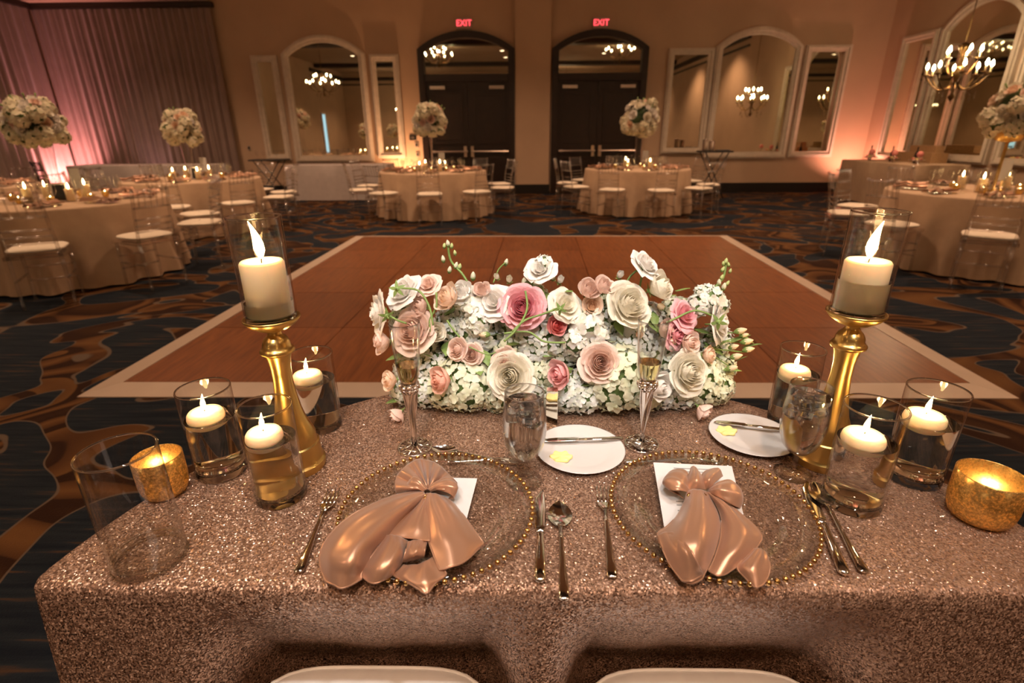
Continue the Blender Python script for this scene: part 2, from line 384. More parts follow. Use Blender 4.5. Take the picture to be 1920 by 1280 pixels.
# ---------------------------------------------------------------- the room
struct(G().box(((LEFT+RIGHT)/2, (BACK+REAR)/2, -.05), (RIGHT-LEFT+.4, BACK-REAR+.4, .1)).obj('floor', MT['carpet'], smooth=False), 'navy and brown swirl patterned carpet')
struct(G().box(((LEFT+RIGHT)/2, (BACK+REAR)/2, CEIL+.05), (RIGHT-LEFT+.4, BACK-REAR+.4, .1)).obj('ceiling', MT['ceiling'], smooth=False), 'tan ballroom ceiling')
struct(G().box(((LEFT+RIGHT)/2, BACK+.1, CEIL/2), (RIGHT-LEFT+.4, .2, CEIL)).obj('wall_back', MT['wall'], smooth=False), 'tan plaster wall with arched doors and mirrors')
struct(G().box((RIGHT+.1, (BACK+REAR)/2, CEIL/2), (.2, BACK-REAR, CEIL)).obj('wall_right', MT['wall'], smooth=False), 'tan plaster side wall with mirrors')
struct(G().box((LEFT-.1, (BACK+REAR)/2, CEIL/2), (.2, BACK-REAR, CEIL)).obj('wall_left', MT['wall'], smooth=False), 'side wall hidden by drapes')
struct(G().box(((LEFT+RIGHT)/2, REAR-.1, CEIL/2), (RIGHT-LEFT, .2, CEIL)).obj('wall_rear', MT['wall'], smooth=False), 'opposite wall seen in the mirrors')
# crown mouldings and ceiling beams (they show in the mirrors)
k = 1
for z, h, d in ((4.55, .16, .10), (4.25, .06, .06)):
    struct(G().box(((LEFT+RIGHT)/2, REAR+d/2, z), (RIGHT-LEFT, d, h)).obj('trim_%d' % k, MT['mould'], smooth=False)); k += 1
    struct(G().box((LEFT+d/2, (-3.5+REAR)/2, z), (d, -3.5-REAR, h)).obj('trim_%d' % k, MT['mould'], smooth=False)); k += 1
    struct(G().box((RIGHT-d/2, (BACK+REAR)/2-4, z), (d, BACK-REAR-8, h)).obj('trim_%d' % k, MT['mould'], smooth=False)); k += 1
for y in (-4.5, 2.6, 8.0):
    struct(G().box(((LEFT+RIGHT)/2, y, CEIL-.09), (RIGHT-LEFT, .5, .18)).obj('trim_%d' % k, MT['mould'], smooth=False)); k += 1
# baseboards, leaving the doors free
def base_seg(x0, x1, i):
    struct(G().box(((x0+x1)/2, BACK-.02, .11), (x1-x0, .04, .22)).obj('baseboard_back_%d' % i, MT['base'], smooth=False))
base_seg(-10.9, -2.36, 1); base_seg(2.95, RIGHT, 3)
# the pilaster between the doors
pil = struct(G().box((.30, BACK-.06, CEIL/2), (.80, .12, CEIL)).obj('trim_%d' % k, MT['wall'], smooth=False)); k += 1
struct(G().box((.30, BACK-.135, .11), (.84, .03, .22)).obj('trim_%d' % k, MT['base'], smooth=False)); k += 1
struct(G().box((RIGHT-.02, (BACK+REAR)/2, .11), (.04, BACK-REAR, .22)).obj('baseboard_right', MT['base'], smooth=False))
# window of pale daylight on the opposite wall, and a strip of purple wash light
wy = 2*BACK-gx(607, 230, LEFT).y
wo = struct(empty('window_1', (LEFT, wy, 0), pi/2), 'pale daylit doorway seen in the arched mirror')
G().box((0, -.03, 1.45), (.5, .02, 2.0)).obj('pane', MT['windowblue'], wo, smooth=False)
G().strip([(-.33, .35), (-.33, 2.55), (.33, 2.55), (.33, .35)], [(-.25, .45), (-.25, 2.45), (.25, 2.45), (.25, .45)], .08, Matrix.Translation((0, -.08, 0))).obj('window_frame', MT['frame'], wo, smooth=False)

# double doors under mirrored arched transoms
def make_door(i, x0, x1, label):
    d = struct(empty('door_%d' % i, (0, BACK, 0)), label)
    zs, zt, zl = 3.14, 3.50, 2.50
    G().strip(arch_outline(x0, x1, 0, zs, zt), inset_arch(x0, x1, -.14, zs, zt, .14), .16, Matrix.Translation((0, -.16, 0))).obj('frame', MT['dark'], d, smooth=False)
    G().prism(inset_arch(x0, x1, zl, zs, zt, .12), .02, Matrix.Translation((0, -.06, 0))).obj('transom_mirror', MT['mirror'], d, smooth=False)
    G().box(((x0+x1)/2, -.09, zl+.06), (x1-x0-.24, .14, .15)).obj('lintel', MT['dark'], d, smooth=False)
    xm = (x0+x1)/2
    for s in (-1, 1):
        a, b = (x0+.13, xm-.004) if s < 0 else (xm+.004, x1-.13)
        leaf = G().box(((a+b)/2, -.05, zl/2), (b-a, .06, zl-.02)).obj('door_leaf', MT['dark'], d, smooth=False)
        for z0, z1 in ((1.15, 2.25), (.2, .85)):
            G().strip([(a+.12, z0), (a+.12, z1), (b-.12, z1), (b-.12, z0)], [(a+.17, z0+.05), (a+.17, z1-.05), (b-.17, z1-.05), (b-.17, z0+.05)], .02, Matrix.Translation((0, -.10, 0))).obj('panel_moulding', MT['dark'], leaf, smooth=False)
        bar = G().tube([(a+.05, -.15, .98), (b-.02, -.15, .98)], .022, 8); bar.box((b-.08 if s < 0 else a+.08, -.12, .98), (.07, .08, .24)); bar.box((a+.12 if s < 0 else b-.12, -.12, .98), (.06, .08, .06))
        bar.obj('push_bar', MT['steel'], leaf, smooth=False)
        G().box((a+.28 if s < 0 else b-.28, -.11, 2.36), (.34, .06, .07)).obj('door_closer', MT['steel'], leaf, smooth=False)
    return d
make_door(1, -2.30, -.12, 'dark double doors under an arched mirrored transom')
make_door(2, .74, 2.88, 'dark double doors beside the right-hand mirrors')
def text_mesh(name, body, size, mat, parent, loc, rot, ext=.004, align='CENTER'):
    cu = bpy.data.curves.new(name, 'FONT'); cu.body = body; cu.size = size; cu.extrude = ext; cu.align_x = align; cu.align_y = 'CENTER'
    t = bpy.data.objects.new(name, cu); COL.objects.link(t); bpy.context.view_layer.update()
    me = bpy.data.meshes.new_from_object(t.evaluated_get(bpy.context.evaluated_depsgraph_get())); bpy.data.objects.remove(t)
    return link(name, me, mat, parent, loc, rot, smooth=False)
for px, py, lab in ((870, 44, 'red lit EXIT sign over the doors nearer the amber-lit wall'), (1127, 43, 'red lit EXIT sign over the doors nearer the right-hand mirrors')):
    p = gy(px, py, BACK-.04); e = tag(empty('exit_sign', p), lab, 'sign', 'exit signs')
    G().box((0, 0, 0), (.34, .05, .22)).obj('housing', MT['trimw'], e, smooth=False)
    text_mesh('lettering', 'EXIT', .17, MT['exitred'], e, (0, -.03, 0), (pi/2, 0, 0))

# mirrors: a frame with mouldings and a glass
def make_mirror(loc, rz, w, z0, zs, zt, label, group, t=.15):
    m = tag(empty('wall_mirror', loc, rz), label, 'mirror', group)
    x0, x1 = -w/2, w/2
    if zt > zs:
        A = arch_outline(x0, x1, z0, zs, zt); B = inset_arch(x0, x1, z0, zs, zt, t); Cc = inset_arch(x0, x1, z0, zs, zt, t*.55); Dd = inset_arch(x0, x1, z0, zs, zt, t*.25)
    else:
        q = lambda s: [(x0+s, z0+s), (x0+s, zt-s), (x1-s, zt-s), (x1-s, z0+s)]
        A, B, Cc, Dd = q(0), q(t), q(t*.55), q(t*.25)
    fr = G().strip(A, B, .07, Matrix.Translation((0, -.07, 0))).obj('frame', MT['frame'], m, smooth=False)
    G().strip(Dd, Cc, .04, Matrix.Translation((0, -.10, 0))).obj('frame_moulding', MT['frame'], fr, smooth=False)
    G().prism(B, .01, Matrix.Translation((0, -.03, 0))).obj('mirror_glass', MT['mirror'], m, smooth=False)
    return m
gm = 'framed wall mirrors'
make_mirror((-5.82, BACK, 0), 0, .60, .82, 3.06, 3.06, 'narrow framed mirror beside the mauve drapes', gm, .13)
make_mirror((-4.46, BACK, 0), 0, 1.90, .76, 3.08, 3.46, 'large arched mirror behind the white-draped table', gm)
make_mirror((-3.08, BACK, 0), 0, .66, .84, 3.06, 3.06, 'narrow framed mirror beside the amber-lit wall', gm, .13)
make_mirror((3.86, BACK, 0), 0, 1.02, .90, 3.12, 3.12, 'narrow framed mirror between the right doors and the arched mirror', gm, .13)
make_mirror((5.36, BACK, 0), 0, 1.92, .78, 3.14, 3.53, 'large arched mirror behind the folding tray stand', gm)
make_mirror((6.90, BACK, 0), 0, 1.02, .80, 3.16, 3.16, 'narrow framed mirror nearest the corner on the door wall', gm, .13)
make_mirror((RIGHT, 12.35, 0), -pi/2, 1.05, .80, 3.22, 3.22, 'narrow framed mirror on the side wall next to the corner', gm, .13)
make_mirror((RIGHT, 10.80, 0), -pi/2, 1.90, .80, 3.16, 3.60, 'large arched mirror on the side wall behind the lit chandelier', gm)
make_mirror((RIGHT, 9.22, 0), -pi/2, 1.05, .80, 3.22, 3.22, 'narrow mirror on the side wall behind the gold-bowl flowers', gm, .13)

# drapes
def make_drape(name, a, b, ztop, folds, label, seed):
    rnd = random.Random(seed); a = Vector(a); b = Vector(b); L = (b-a).length; t = (b-a)/L; nrm = Vector((-t.y, t.x, 0))
    ph = [rnd.uniform(0, 6.28) for _ in range(4)]
    def fn(u, v):
        s = u*folds*2*pi
        amp = .045*(.55+.45*(1-v))
        off = amp*(sin(s+ph[0]+.6*sin(u*9+ph[1]))+.5*sin(s*1.7+ph[2])*(1-.4*v)+.35*sin(u*23+ph[3]))
        p = a+t*(u*L)+nrm*off; return (p.x, p.y, .015+v*(ztop-.015))
    g = G().grid(fn, int(folds*10), 8); o = g.obj(name, MT['drape'])
    return tag(o, label, 'curtain', 'floor-length drapes')
make_drape('drape', (-10.75, BACK-.16, 0), (-6.78, BACK-.16, 0), 3.98, 26, 'long mauve drape across the far wall behind the buffet table', 1)
make_drape('drape', (LEFT+.16, 9.2, 0), (LEFT+.16, 13.2, 0), 3.98, 20, 'drape glowing pink from the floor light in the corner', 2)
tr = G().box((-8.75, BACK-.16, 4.04), (4.1, .10, .10)); tr.box((LEFT+.16, 11.2, 4.04), (.10, 4.4, .10))
struct(tr.obj('trim_%d' % k, MT['mould'], smooth=False)); k += 1
struct(G().box((-8.85, BACK-.22, 4.5), (4.15, .44, .8)).obj('trim_%d' % k, MT['wall'], smooth=False)); k += 1

# lamps of the room: downlight rings (made-up ones house the flash spots), uplight cans
for x, y in DOWN+[(p[0], p[1]) for p, e in PIN]:
    d = tag(empty('ceiling_downlight', (x, y, CEIL)), 'round recessed downlight in the ceiling, seen in the mirrors', 'ceiling light', 'recessed downlights')
    G().lathe([(.10, -.012), (.13, -.012), (.13, 0), (.10, 0), (.10, -.012)], 20, cap=False).obj('ring', MT['trimw'], d)
    G().lathe([(.001, -.004), (.095, -.004)], 20, cap=False).obj('lens', MT['lamp'], d)
for (p, t, e, c, s), lab in zip(UP, ('black floor uplight washing the corner drape pink', 'black floor uplight beside the left door glowing amber', 'black floor uplight in the far mirror corner', 'black floor uplight under the mauve drape')):
    u = tag(empty('floor_uplight', (p[0], p[1], 0)), lab, 'floor light', 'floor uplights')
    G().lathe([(.07, 0), (.07, .10), (.055, .10), (.055, .03)], 16).obj('can', MT['black'], u)
    G().box((0, 0, .012), (.2, .12, .024)).obj('foot', MT['black'], u, smooth=False)

# wall controls between the mirror and the door
def plate(px, py, w, h, mat, label, name, cat):
    p = gy(px, py, BACK-.01); o = empty(name, p); tag(o, label, cat)
    bevel(G().box((0, 0, 0), (w, .02, h)).obj('plate', MT['trimw'] if mat != 'black' else MT['black'], o, smooth=False), .004)
    G().box((0, -.014, 0), (w*.45, .012, h*.5)).obj('button', MT['black'] if mat != 'black' else MT['steel'], o, smooth=False)
plate(774, 258, .16, .12, 'black', 'black wall touch panel on the amber-lit wall', 'wall_touch_panel', 'control panel')
plate(781, 272, .09, .12, 'w', 'upper pale switch plate below the black touch panel', 'light_switch', 'switch')
plate(783, 290, .09, .12, 'w', 'lower pale switch plate near the table candles', 'light_switch', 'switch')
plate(467, 277, .07, .11, 'w', 'small switch plate between the drape and the narrow mirror', 'light_switch', 'switch')

# ---------------------------------------------------------------- dance floor
c00, c10, c11, c01 = gz(145, 745, 0), gz(1910, 748, 0), gz(1363, 442, 0), gz(668, 443, 0)
df = tag(empty('dance_floor', (0, 0, 0)), 'square brown wooden dance floor with pale edging', 'dance floor')
def bil(u, v, z): p = c00.lerp(c10, u).lerp(c01.lerp(c11, u), v); return (p.x, p.y, z)
e_ = .03
NP = 5
for i in range(NP):
    for j in range(NP):
        a0, a1 = e_+(1-2*e_)*i/NP+.0006, e_+(1-2*e_)*(i+1)/NP-.0006; b0, b1 = e_+(1-2*e_)*j/NP+.0006, e_+(1-2*e_)*(j+1)/NP-.0006
        vs = [bil(a0, b0, 0), bil(a1, b0, 0), bil(a1, b1, 0), bil(a0, b1, 0), bil(a0, b0, .022), bil(a1, b0, .022), bil(a1, b1, .022), bil(a0, b1, .022)]
        G().add(vs, [(0, 3, 2, 1), (4, 5, 6, 7), (0, 1, 5, 4), (1, 2, 6, 5), (2, 3, 7, 6), (3, 0, 4, 7)]).obj('floor_panel', MT['wood'], df, smooth=False)
q = [[(0, 0), (1, 0), (1-e_, e_), (e_, e_)], [(1, 0), (1, 1), (1-e_, 1-e_), (1-e_, e_)], [(1, 1), (0, 1), (e_, 1-e_), (1-e_, 1-e_)], [(0, 1), (0, 0), (e_, e_), (e_, 1-e_)]]
for s in q:
    vs = [bil(*s[0], .001), bil(*s[1], .001), bil(*s[2], .001), bil(*s[3], .001), bil(*s[0], .006), bil(*s[1], .006), bil(*s[2], .024), bil(*s[3], .024)]
    G().add(vs, [(0, 3, 2, 1), (4, 5, 6, 7), (0, 1, 5, 4), (1, 2, 6, 5), (2, 3, 7, 6), (3, 0, 4, 7)]).obj('edge_trim', MT['trimw'], df, smooth=False)

# ---------------------------------------------------------------- chandeliers
def make_chandelier(loc, label, s=1.0):
    x, y, z = loc
    c = tag(empty('chandelier', loc), label, 'chandelier', 'crystal chandeliers')
    G().tube([(0, 0, .42), (0, 0, CEIL-z-.02)], .008, 6).obj('chain', MT['bronze'], c)
    G().lathe([(.001, CEIL-z-.06), (.07, CEIL-z-.05), (.08, CEIL-z)], 16).obj('canopy', MT['bronze'], c)
    G().lathe([(.001, -.40), (.03, -.37), (.05, -.33), (.02, -.28), (.025, -.1), (.06, 0), (.03, .1), (.02, .25), (.06, .33), (.09, .40), (.05, .42), (.01, .45)], 14).obj('stem', MT['bronze'], c)
    for ring, (n, R, zr) in enumerate(((8, .48*s, -.02), (5, .26*s, .20))):
        for i in range(n):
            a = 2*pi*i/n+.3+ring*.4; ca, sa = cos(a), sin(a)
            path = [(ca*(.03+(R-.03)*t), sa*(.03+(R-.03)*t), zr-.10-.18*sin(pi*t)*(1-.35*t)+.10*t) for t in [q/8 for q in range(9)]]
            arm = G().tube(path, .011, 6); arm.lathe([(.012, 0), (.05, .012), (.055, .022), (.012, .03)], 10, (ca*R, sa*R, zr))
            arm = arm.obj('arm', MT['bronze'], c)
            G().lathe([(.014, .03), (.014, .10)], 8, (ca*R, sa*R, zr)).obj('candle_sleeve', MT['wax'], arm)
            G().lathe([(.001, .10), (.019, .12), (.022, .14), (.013, .175), (.001, .20)], 10, (ca*R, sa*R, zr)).obj('bulb', MT['bulb'], arm)
            G().lathe([(.001, -.11), (.016, -.08), (.003, -.04), (.012, -.02), (.001, 0)], 6, (ca*R*.96, sa*R*.96, zr)).obj('crystal_drop', MT['crystal'], arm)
    for i in range(14):
        a = 2*pi*i/14; r = .22+.08*(i % 2)
        G().lathe([(.001, -.13), (.018, -.09), (.004, -.04), (.012, -.02), (.001, 0)], 6, (cos(a)*r, sin(a)*r, -.20-.05*(i % 3))).obj('crystal_drop', MT['crystal'], c)
    add_light('chandelier_lamp', 'POINT', (x, y, z+.22), 230, (1, .64, .37), size=.03)
    return c
def refl_back(px, py, y):
    p = gy(px, py, 2*BACK-y-.06); return (p.x, y, p.z)
make_chandelier((6.95, 9.45, 2.20), 'lit crystal chandelier hanging before the side wall arched mirror', .85)
for (px, py, y), lab in zip(((606, 160, 4.2), (823, 108, 1.6), (1162, 98, 1.2)), ('lit crystal chandelier reflected in the arched mirror behind the white table', 'lit crystal chandelier reflected in the left door transom', 'lit crystal chandelier reflected in the right door transom')):
    make_chandelier(refl_back(px, py, y), lab, 1.25)
make_chandelier((-6.6, -6.0, 2.6), 'distant lit chandelier reflected low in the arched mirror')
make_chandelier((2.6, -6.0, 3.3), 'lit crystal chandelier added to light the opposite end of the room')  # unseen chandelier, added to light the rear ceiling

# ---------------------------------------------------------------- chairs (clear chiavari, ivory cushion)
def make_chair(label, mats='acrylic'):
    c = tag(empty('banquet_chair'), label, 'chair', 'clear banquet chairs')
    m = MT[mats]
    for sx in (-1, 1):
        G().tube([(sx*.17, .18, .43), (sx*.175, .185, 0)], [.016, .012], 8).obj('leg', m, c)
        G().tube([(sx*.17, -.17, .45), (sx*.175, -.20, 0)], [.016, .012], 8).obj('leg', m, c)
        G().tube([(sx*.17, -.17, .43), (sx*.165, -.20, .70), (sx*.16, -.25, .93)], .015, 8).obj('back_post', m, c)
        G().tube([(sx*.172, .18, .24), (sx*.173, -.185, .24)], .010, 6).obj('stretcher', m, c)
    for z, yy in ((.545, -.178), (.60, -.187), (.655, -.195), (.76, -.212), (.91, -.246)):
        G().tube([(-.165, yy, z), (.165, yy, z)], .011, 6).obj('back_rail', m, c)
    for i in range(5):
        xx = -.11+.055*i
        G().tube([(xx, -.212, .76), (xx, -.246, .91)], .008, 6).obj('spindle', m, c)
    for z in (.18, .30):
        G().tube([(-.172, .182, z), (.172, .182, z)], .010, 6).obj('stretcher', m, c)
    sq = lambda w, h, z0, z1: None
    G().strip([(-.2, -.2), (-.2, .2), (.2, .2), (.2, -.2)], [(-.15, -.15), (-.15, .15), (.15, .15), (.15, -.15)], .03, Matrix.Translation((0, 0, .455)) @ Matrix.Rotation(-pi/2, 4, 'X')).obj('seat_frame', m, c, smooth=False)
    def cu(u, v):
        a = 2*pi*u; e = 4.; ca, sa = cos(a), sin(a)
        r = 1/((abs(ca)**e+abs(sa)**e)**(1/e))
        t = v*pi; rr = max(.002, sin(t))**.45; return (.200*r*ca*rr, .200*r*sa*rr, .462+.024*(1-cos(t)))
    G().grid(cu, 24, 10, True).obj('cushion', MT['cushion'], c)
    return c
PROTO_CHAIR = None
def place_chair(x, y, face, label, group):
    global PROTO_CHAIR
    if PROTO_CHAIR is None: PROTO_CHAIR = make_chair(label); c = PROTO_CHAIR
    else: c = copy_tree(PROTO_CHAIR)
    c.location = (x, y, 0); c.rotation_euler = (0, 0, face-pi/2); c['label'] = label; c['group'] = group; return c

# ---------------------------------------------------------------- small table things, far away
def far_glass_mesh():
    return G().lathe([(.034, 0), (.034, .004), (.005, .010), (.0045, .075), (.018, .090), (.034, .12), (.036, .15), (.030, .185)], 14, cap=False).mesh('goblet')
def far_flute_mesh():
    return G().lathe([(.030, 0), (.030, .004), (.004, .010), (.004, .085), (.016, .10), (.024, .15), (.022, .22)], 12, cap=False).mesh('flute')
def plate_mesh(R):
    return G().lathe([(.001, .004), (R*.62, .004), (R*.72, .008), (R, .016), (R, .012), (R*.7, .002), (.001, 0)], 28, cap=False).mesh('plate')
def napkin_far_mesh(seed):
    rnd = random.Random(seed); ph = [rnd.uniform(0, 6) for _ in range(3)]
    def fn(u, v):
        w = .025+.10*abs(v-.35)*1.5
        x = (u-.5)*2*w+.01*sin(v*9+ph[0]); y = (v-.5)*.30
        z = .018+.018*(1+sin(u*14+ph[1]))*(.5+abs(v-.35))+.02*math.exp(-((v-.35)/.1)**2)
        return (x, y, z)
    return G().grid(fn, 14, 12).mesh('napkin')
ME = dict(goblet=far_glass_mesh(), flute=far_flute_mesh(), plate=plate_mesh(.15), nap=[napkin_far_mesh(i) for i in range(3)],
          hur=G().lathe([(.001, .003), (.048, .003), (.05, .01), (.05, .20)], 16, cap=False).mesh('hurricane'),
          wax=G().lathe([(.038, .006), (.038, .125), (.034, .13), (.001, .126)], 16).mesh('wax'),
          flame=G().lathe([(.001, 0), (.008, .014), (.0095, .026), (.005, .045), (.001, .062)], 8).mesh('flame'),
          vot=G().lathe([(.022, 0), (.032, .02), (.034, .06), (.030, .06), (.029, .02), (.001, .006)], 14).mesh('votive'))
def put(name, me, mat, loc, label, cat, group, rz=0.):
    return tag(link(name, me, MT[mat], None, loc, (0, 0, rz)), label, cat, group)
def far_candle(x, y, z, label, group, s=1.0):
    c = tag(empty('pillar_candle', (x, y, z)), label, 'candle', group); c.scale = (s, s, s)
    w = link('wax', ME['wax'], MT['wax'], c); link('flame', ME['flame'], MT['flame_far'], w, (0, 0, .128))
    link('hurricane_glass', ME['hur'], MT['glass'], c)
    return c
def far_votive(x, y, z, label, group):
    c = tag(empty('votive_candle', (x, y, z)), label, 'candle', group)
    link('holder', ME['vot'], MT['mercury'], c); f = link('flame', ME['flame'], MT['flame_far'], c, (0, 0, .018)); f.scale = (.9, .9, .8)
    return c

# ---------------------------------------------------------------- flower meshes (unit size)
def petal_part(g, R, Hh, ang, close, curl, a0, z0=-.35, nu=6, nv=6, tip=0.06, wav=0., pr=None):
    ph = random.uniform(0, 6)
    def fn(u, v):
        uu = u*2-1
        w = ang*(.35+.65*sin(pi*min(1., .16+.56*v)))
        th = a0+uu*w
        r = R*(.22+.78*sin(pi/2*min(1, 1.25*v)))*(1-close*v*v)+.05*R*uu
        z = Hh*v*(1-.10*uu*uu)+tip*(1-abs(uu))*v**3
        r += curl*v**3.5*(1-.25*uu*uu)+wav*sin(uu*5+ph)*v*v
        z -= curl*.55*v**6
        return (r*cos(th), r*sin(th), z0+z)
    return g.grid(fn, nu, nv)
def rose_meshes(kind):
    """core mesh, petal meshes with their turns"""
    core = G()
    if kind == 'open':
        L = [(.07, .86, 1.6, .3, 0., 2), (.13, .90, 1.4, .35, 0., 3), (.20, .91, 1.2, .32, .02, 3), (.28, .90, 1.1, .28, .03, 4), (.36, .87, .95, .22, .04, 4), (.45, .82, .85, .14, .06, 5), (.56, .75, .75, .06, .09, 5)]
        O = [(.70, .62, .72, 0, .16, 5), (.80, .46, .74, 0, .24, 5)]
    elif kind == 'half':
        L = [(.10, .98, 1.5, .4, 0., 3), (.20, 1.0, 1.2, .4, 0, 3), (.32, 1.0, 1.0, .35, .02, 3), (.45, .98, .95, .28, .03, 4)]
        O = [(.60, .94, .95, .16, .08, 3), (.74, .86, .90, .06, .17, 4)]
    else:  # frilled, wide open
        L = [(.12, .62, 1.4, .2, .03, 3), (.26, .60, 1.1, .1, .06, 4), (.42, .54, .9, 0, .10, 5)]
        O = [(.60, .46, .8, 0, .22, 5), (.72, .34, .85, 0, .32, 5)]
    t = 0.
    for R, Hh, ang, cl, cu, n in L:
        for i in range(n): petal_part(core, R, Hh, ang, cl, cu, t+2*pi*i/n+random.uniform(-.1, .1), wav=.02 if kind == 'frill' else .008)
        t += 1.1
    P = []
    for R, Hh, ang, cl, cu, n in O:
        g = G(); petal_part(g, R, Hh, ang, cl, cu, 0., nu=8, nv=8, wav=.05 if kind == 'frill' else .02); P.append((g.mesh('petal'), n, t)); t += .9
    return core.mesh('rose'), P
ROSE = {k_: rose_meshes(k_) for k_ in ('open', 'half', 'frill')}
def calyx_mesh():
    g = G(); g.sphere((0, 0, -.40), .15, 8, 6, (1, 1, .8))
    for i in range(5):
        a = 2*pi*i/5
        def fn(u, v):
            w = .11*sin(pi*min(1, .25+.75*v))*(1-v)**.5; r = .1+.42*v; z = -.42+.10*v*v
            x, y = r, (u-.5)*2*w; return (x*cos(a)-y*sin(a), x*sin(a)+y*cos(a), z-.03)
        g.grid(fn, 2, 5)
    g.tube([(0, 0, -.45), (0, 0, -.75)], .04, 6); return g.mesh('calyx')
CALYX = calyx_mesh()
def floret_ball(n, seed, flat_=.85, fs=.22, front=None):
    rnd = random.Random(seed); g = G()
    for i in range(n):
        z = 1-2*(i+.5)/n; a = i*2.39996+rnd.uniform(-.2, .2); r = sqrt(max(0, 1-z*z))
        nrm = Vector((r*cos(a), r*sin(a), z)); rad = rnd.uniform(.89, 1.05)
        q = nrm.to_track_quat('Z', 'Y') @ Quaternion((0, 0, 1), rnd.uniform(0, 6.28)) @ Quaternion((1, 0, 0), rnd.uniform(-.35, .35))
        m = Matrix.Translation(nrm*rad) @ q.to_matrix().to_4x4()
        s = fs*rnd.uniform(.85, 1.2)
        for k_ in range(4):
            b = k_*pi/2
            def fn(u, v):
                w = s*.60*sin(pi*(.12+.76*v))**.7; x = s*1.05*v; y = (u-.5)*2*w; zz = s*(.30*v*v*(1 if k_ % 2 else .6)-.22*(2*u-1)**2*v+.02*k_)
                return (x*cos(b)-y*sin(b), x*sin(b)+y*cos(b), zz)
            g.grid(fn, 2, 3, mat=m)
    g.sphere((0, 0, 0), .84, 16, 10)
    return g.mesh('hydrangea')
HYD = [floret_ball(200, i, fs=.142) for i in range(3)]
STOCKM = floret_ball(26, 9, fs=.42)
def leaf_mesh():
    def fn(u, v):
        w = .30*sin(pi*(v**.8))*(1-.2*v); return ((u-.5)*2*w, v, .10*sin(v*2.5)-.10*abs(2*u-1)*w*2)
    return G().grid(fn, 4, 7).mesh('leaf')
LEAF = leaf_mesh()
BUD = G().lathe([(.001, -.5), (.22, -.42), (.38, -.15), (.36, .15), (.22, .42), (.08, .58), (.001, .62)], 10).mesh('bud')
BUDGREEN = G().lathe([(.001, -.62), (.20, -.52), (.40, -.2), (.36, .05), (.20, .0)], 8, cap=False).mesh('bud_sepal')
def orient(o, d, spin=0.): o.rotation_mode = 'QUATERNION'; o.rotation_quaternion = Vector(d).to_track_quat('Z', 'Y') @ Quaternion((0, 0, 1), spin)
def add_rose(parent, p, r, d, col, kind='open', calyx=True, petals=True, name='rose'):
    core, P = ROSE[kind]
    o = link(name, core, MT['petal'], parent, p); o.scale = (r, r, r); o.color = (*col, 1); orient(o, d, random.uniform(0, 6))
    if petals:
        for me, n, t in P:
            for i in range(n):
                c = link('petal', me, MT['petal'], o, (0, 0, 0), (random.uniform(-.06, .06), random.uniform(-.06, .06), t+2*pi*i/n+random.uniform(-.12, .12)))
                k_ = random.uniform(.94, 1.08); c.scale = (k_, k_, k_); c.color = (*col, 1)
    if calyx: link('calyx', CALYX, MT['green'], o)
    return o
def add_hyd(parent, p, r, col, name='hydrangea', me=None, sc=(1, 1, 1)):
    p = Vector(p); p.z = max(p.z, r*1.0)
    o = link(name, me or random.choice(HYD), MT['floret'], parent, p, (random.uniform(0, 6), random.uniform(0, 6), random.uniform(0, 6)))
    o.scale = tuple(r*s for s in sc); o.color = (*col, 1); return o
BLUSH, PINK, CREAM, WHITE, PEACH, CORAL = (.86, .68, .60), (.86, .49, .53), (.87, .83, .72), (.87, .84, .80), (.87, .68, .54), (.80, .33, .32)

# simple whole rose of one mesh for the distant balls
def far_rose_mesh():
    g = G()
    for R, Hh, ang, cl, cu, n in ((.12, .9, 1.5, .3, 0, 3), (.30, .86, 1.1, .2, .03, 4), (.52, .78, .9, .05, .08, 5), (.74, .58, .8, 0, .2, 5)):
        for i in range(n): petal_part(g, R, Hh, ang, cl, cu, R*9+2*pi*i/n, nu=4, nv=4)
    return g.mesh('rose')
FROSE = far_rose_mesh(); FHYD = floret_ball(40, 5, fs=.34)
def flower_ball(parent, c, R, n, rr, seed):
    rnd = random.Random(seed); c = Vector(c)
    core = G().sphere(tuple(c), R*.72, 14, 9).obj('leafy_core', MT['leaf'], parent)
    for i in range(n):
        z = 1-1.82*(i+.5)/n; a = i*2.39996; r = sqrt(max(0, 1-z*z)); d = Vector((r*cos(a), r*sin(a), z))
        if rnd.random() < .06: continue
        p = c+d*R*rnd.uniform(.80, 1.0)
        if rnd.random() < .3 or z < -.45:
            o = link('hydrangea', FHYD, MT['floret'], parent, p, (rnd.uniform(0, 6), rnd.uniform(0, 6), 0)); s = rr*rnd.uniform(1.0, 1.4); o.scale = (s, s, s); o.color = (.84, .76, .60, 1)
        else:
            o = link('rose', FROSE, MT['petal'], parent, p); s = rr*rnd.uniform(.9, 1.25); o.scale = (s, s, s); o.color = (*rnd.choice((BLUSH, CREAM, WHITE, PEACH, CREAM)), 1); orient(o, d, rnd.uniform(0, 6))
    for i in range(7):
        a = rnd.uniform(0, 6.28); t = rnd.uniform(.2, 1.1); d = Vector((cos(a)*sin(t), sin(a)*sin(t), cos(t)))
        G().tube([tuple(c+d*R*.9), tuple(c+d*R*1.18+Vector((0, 0, .01)))], [.004, .010], 5).obj('sprig', MT['green'], parent)

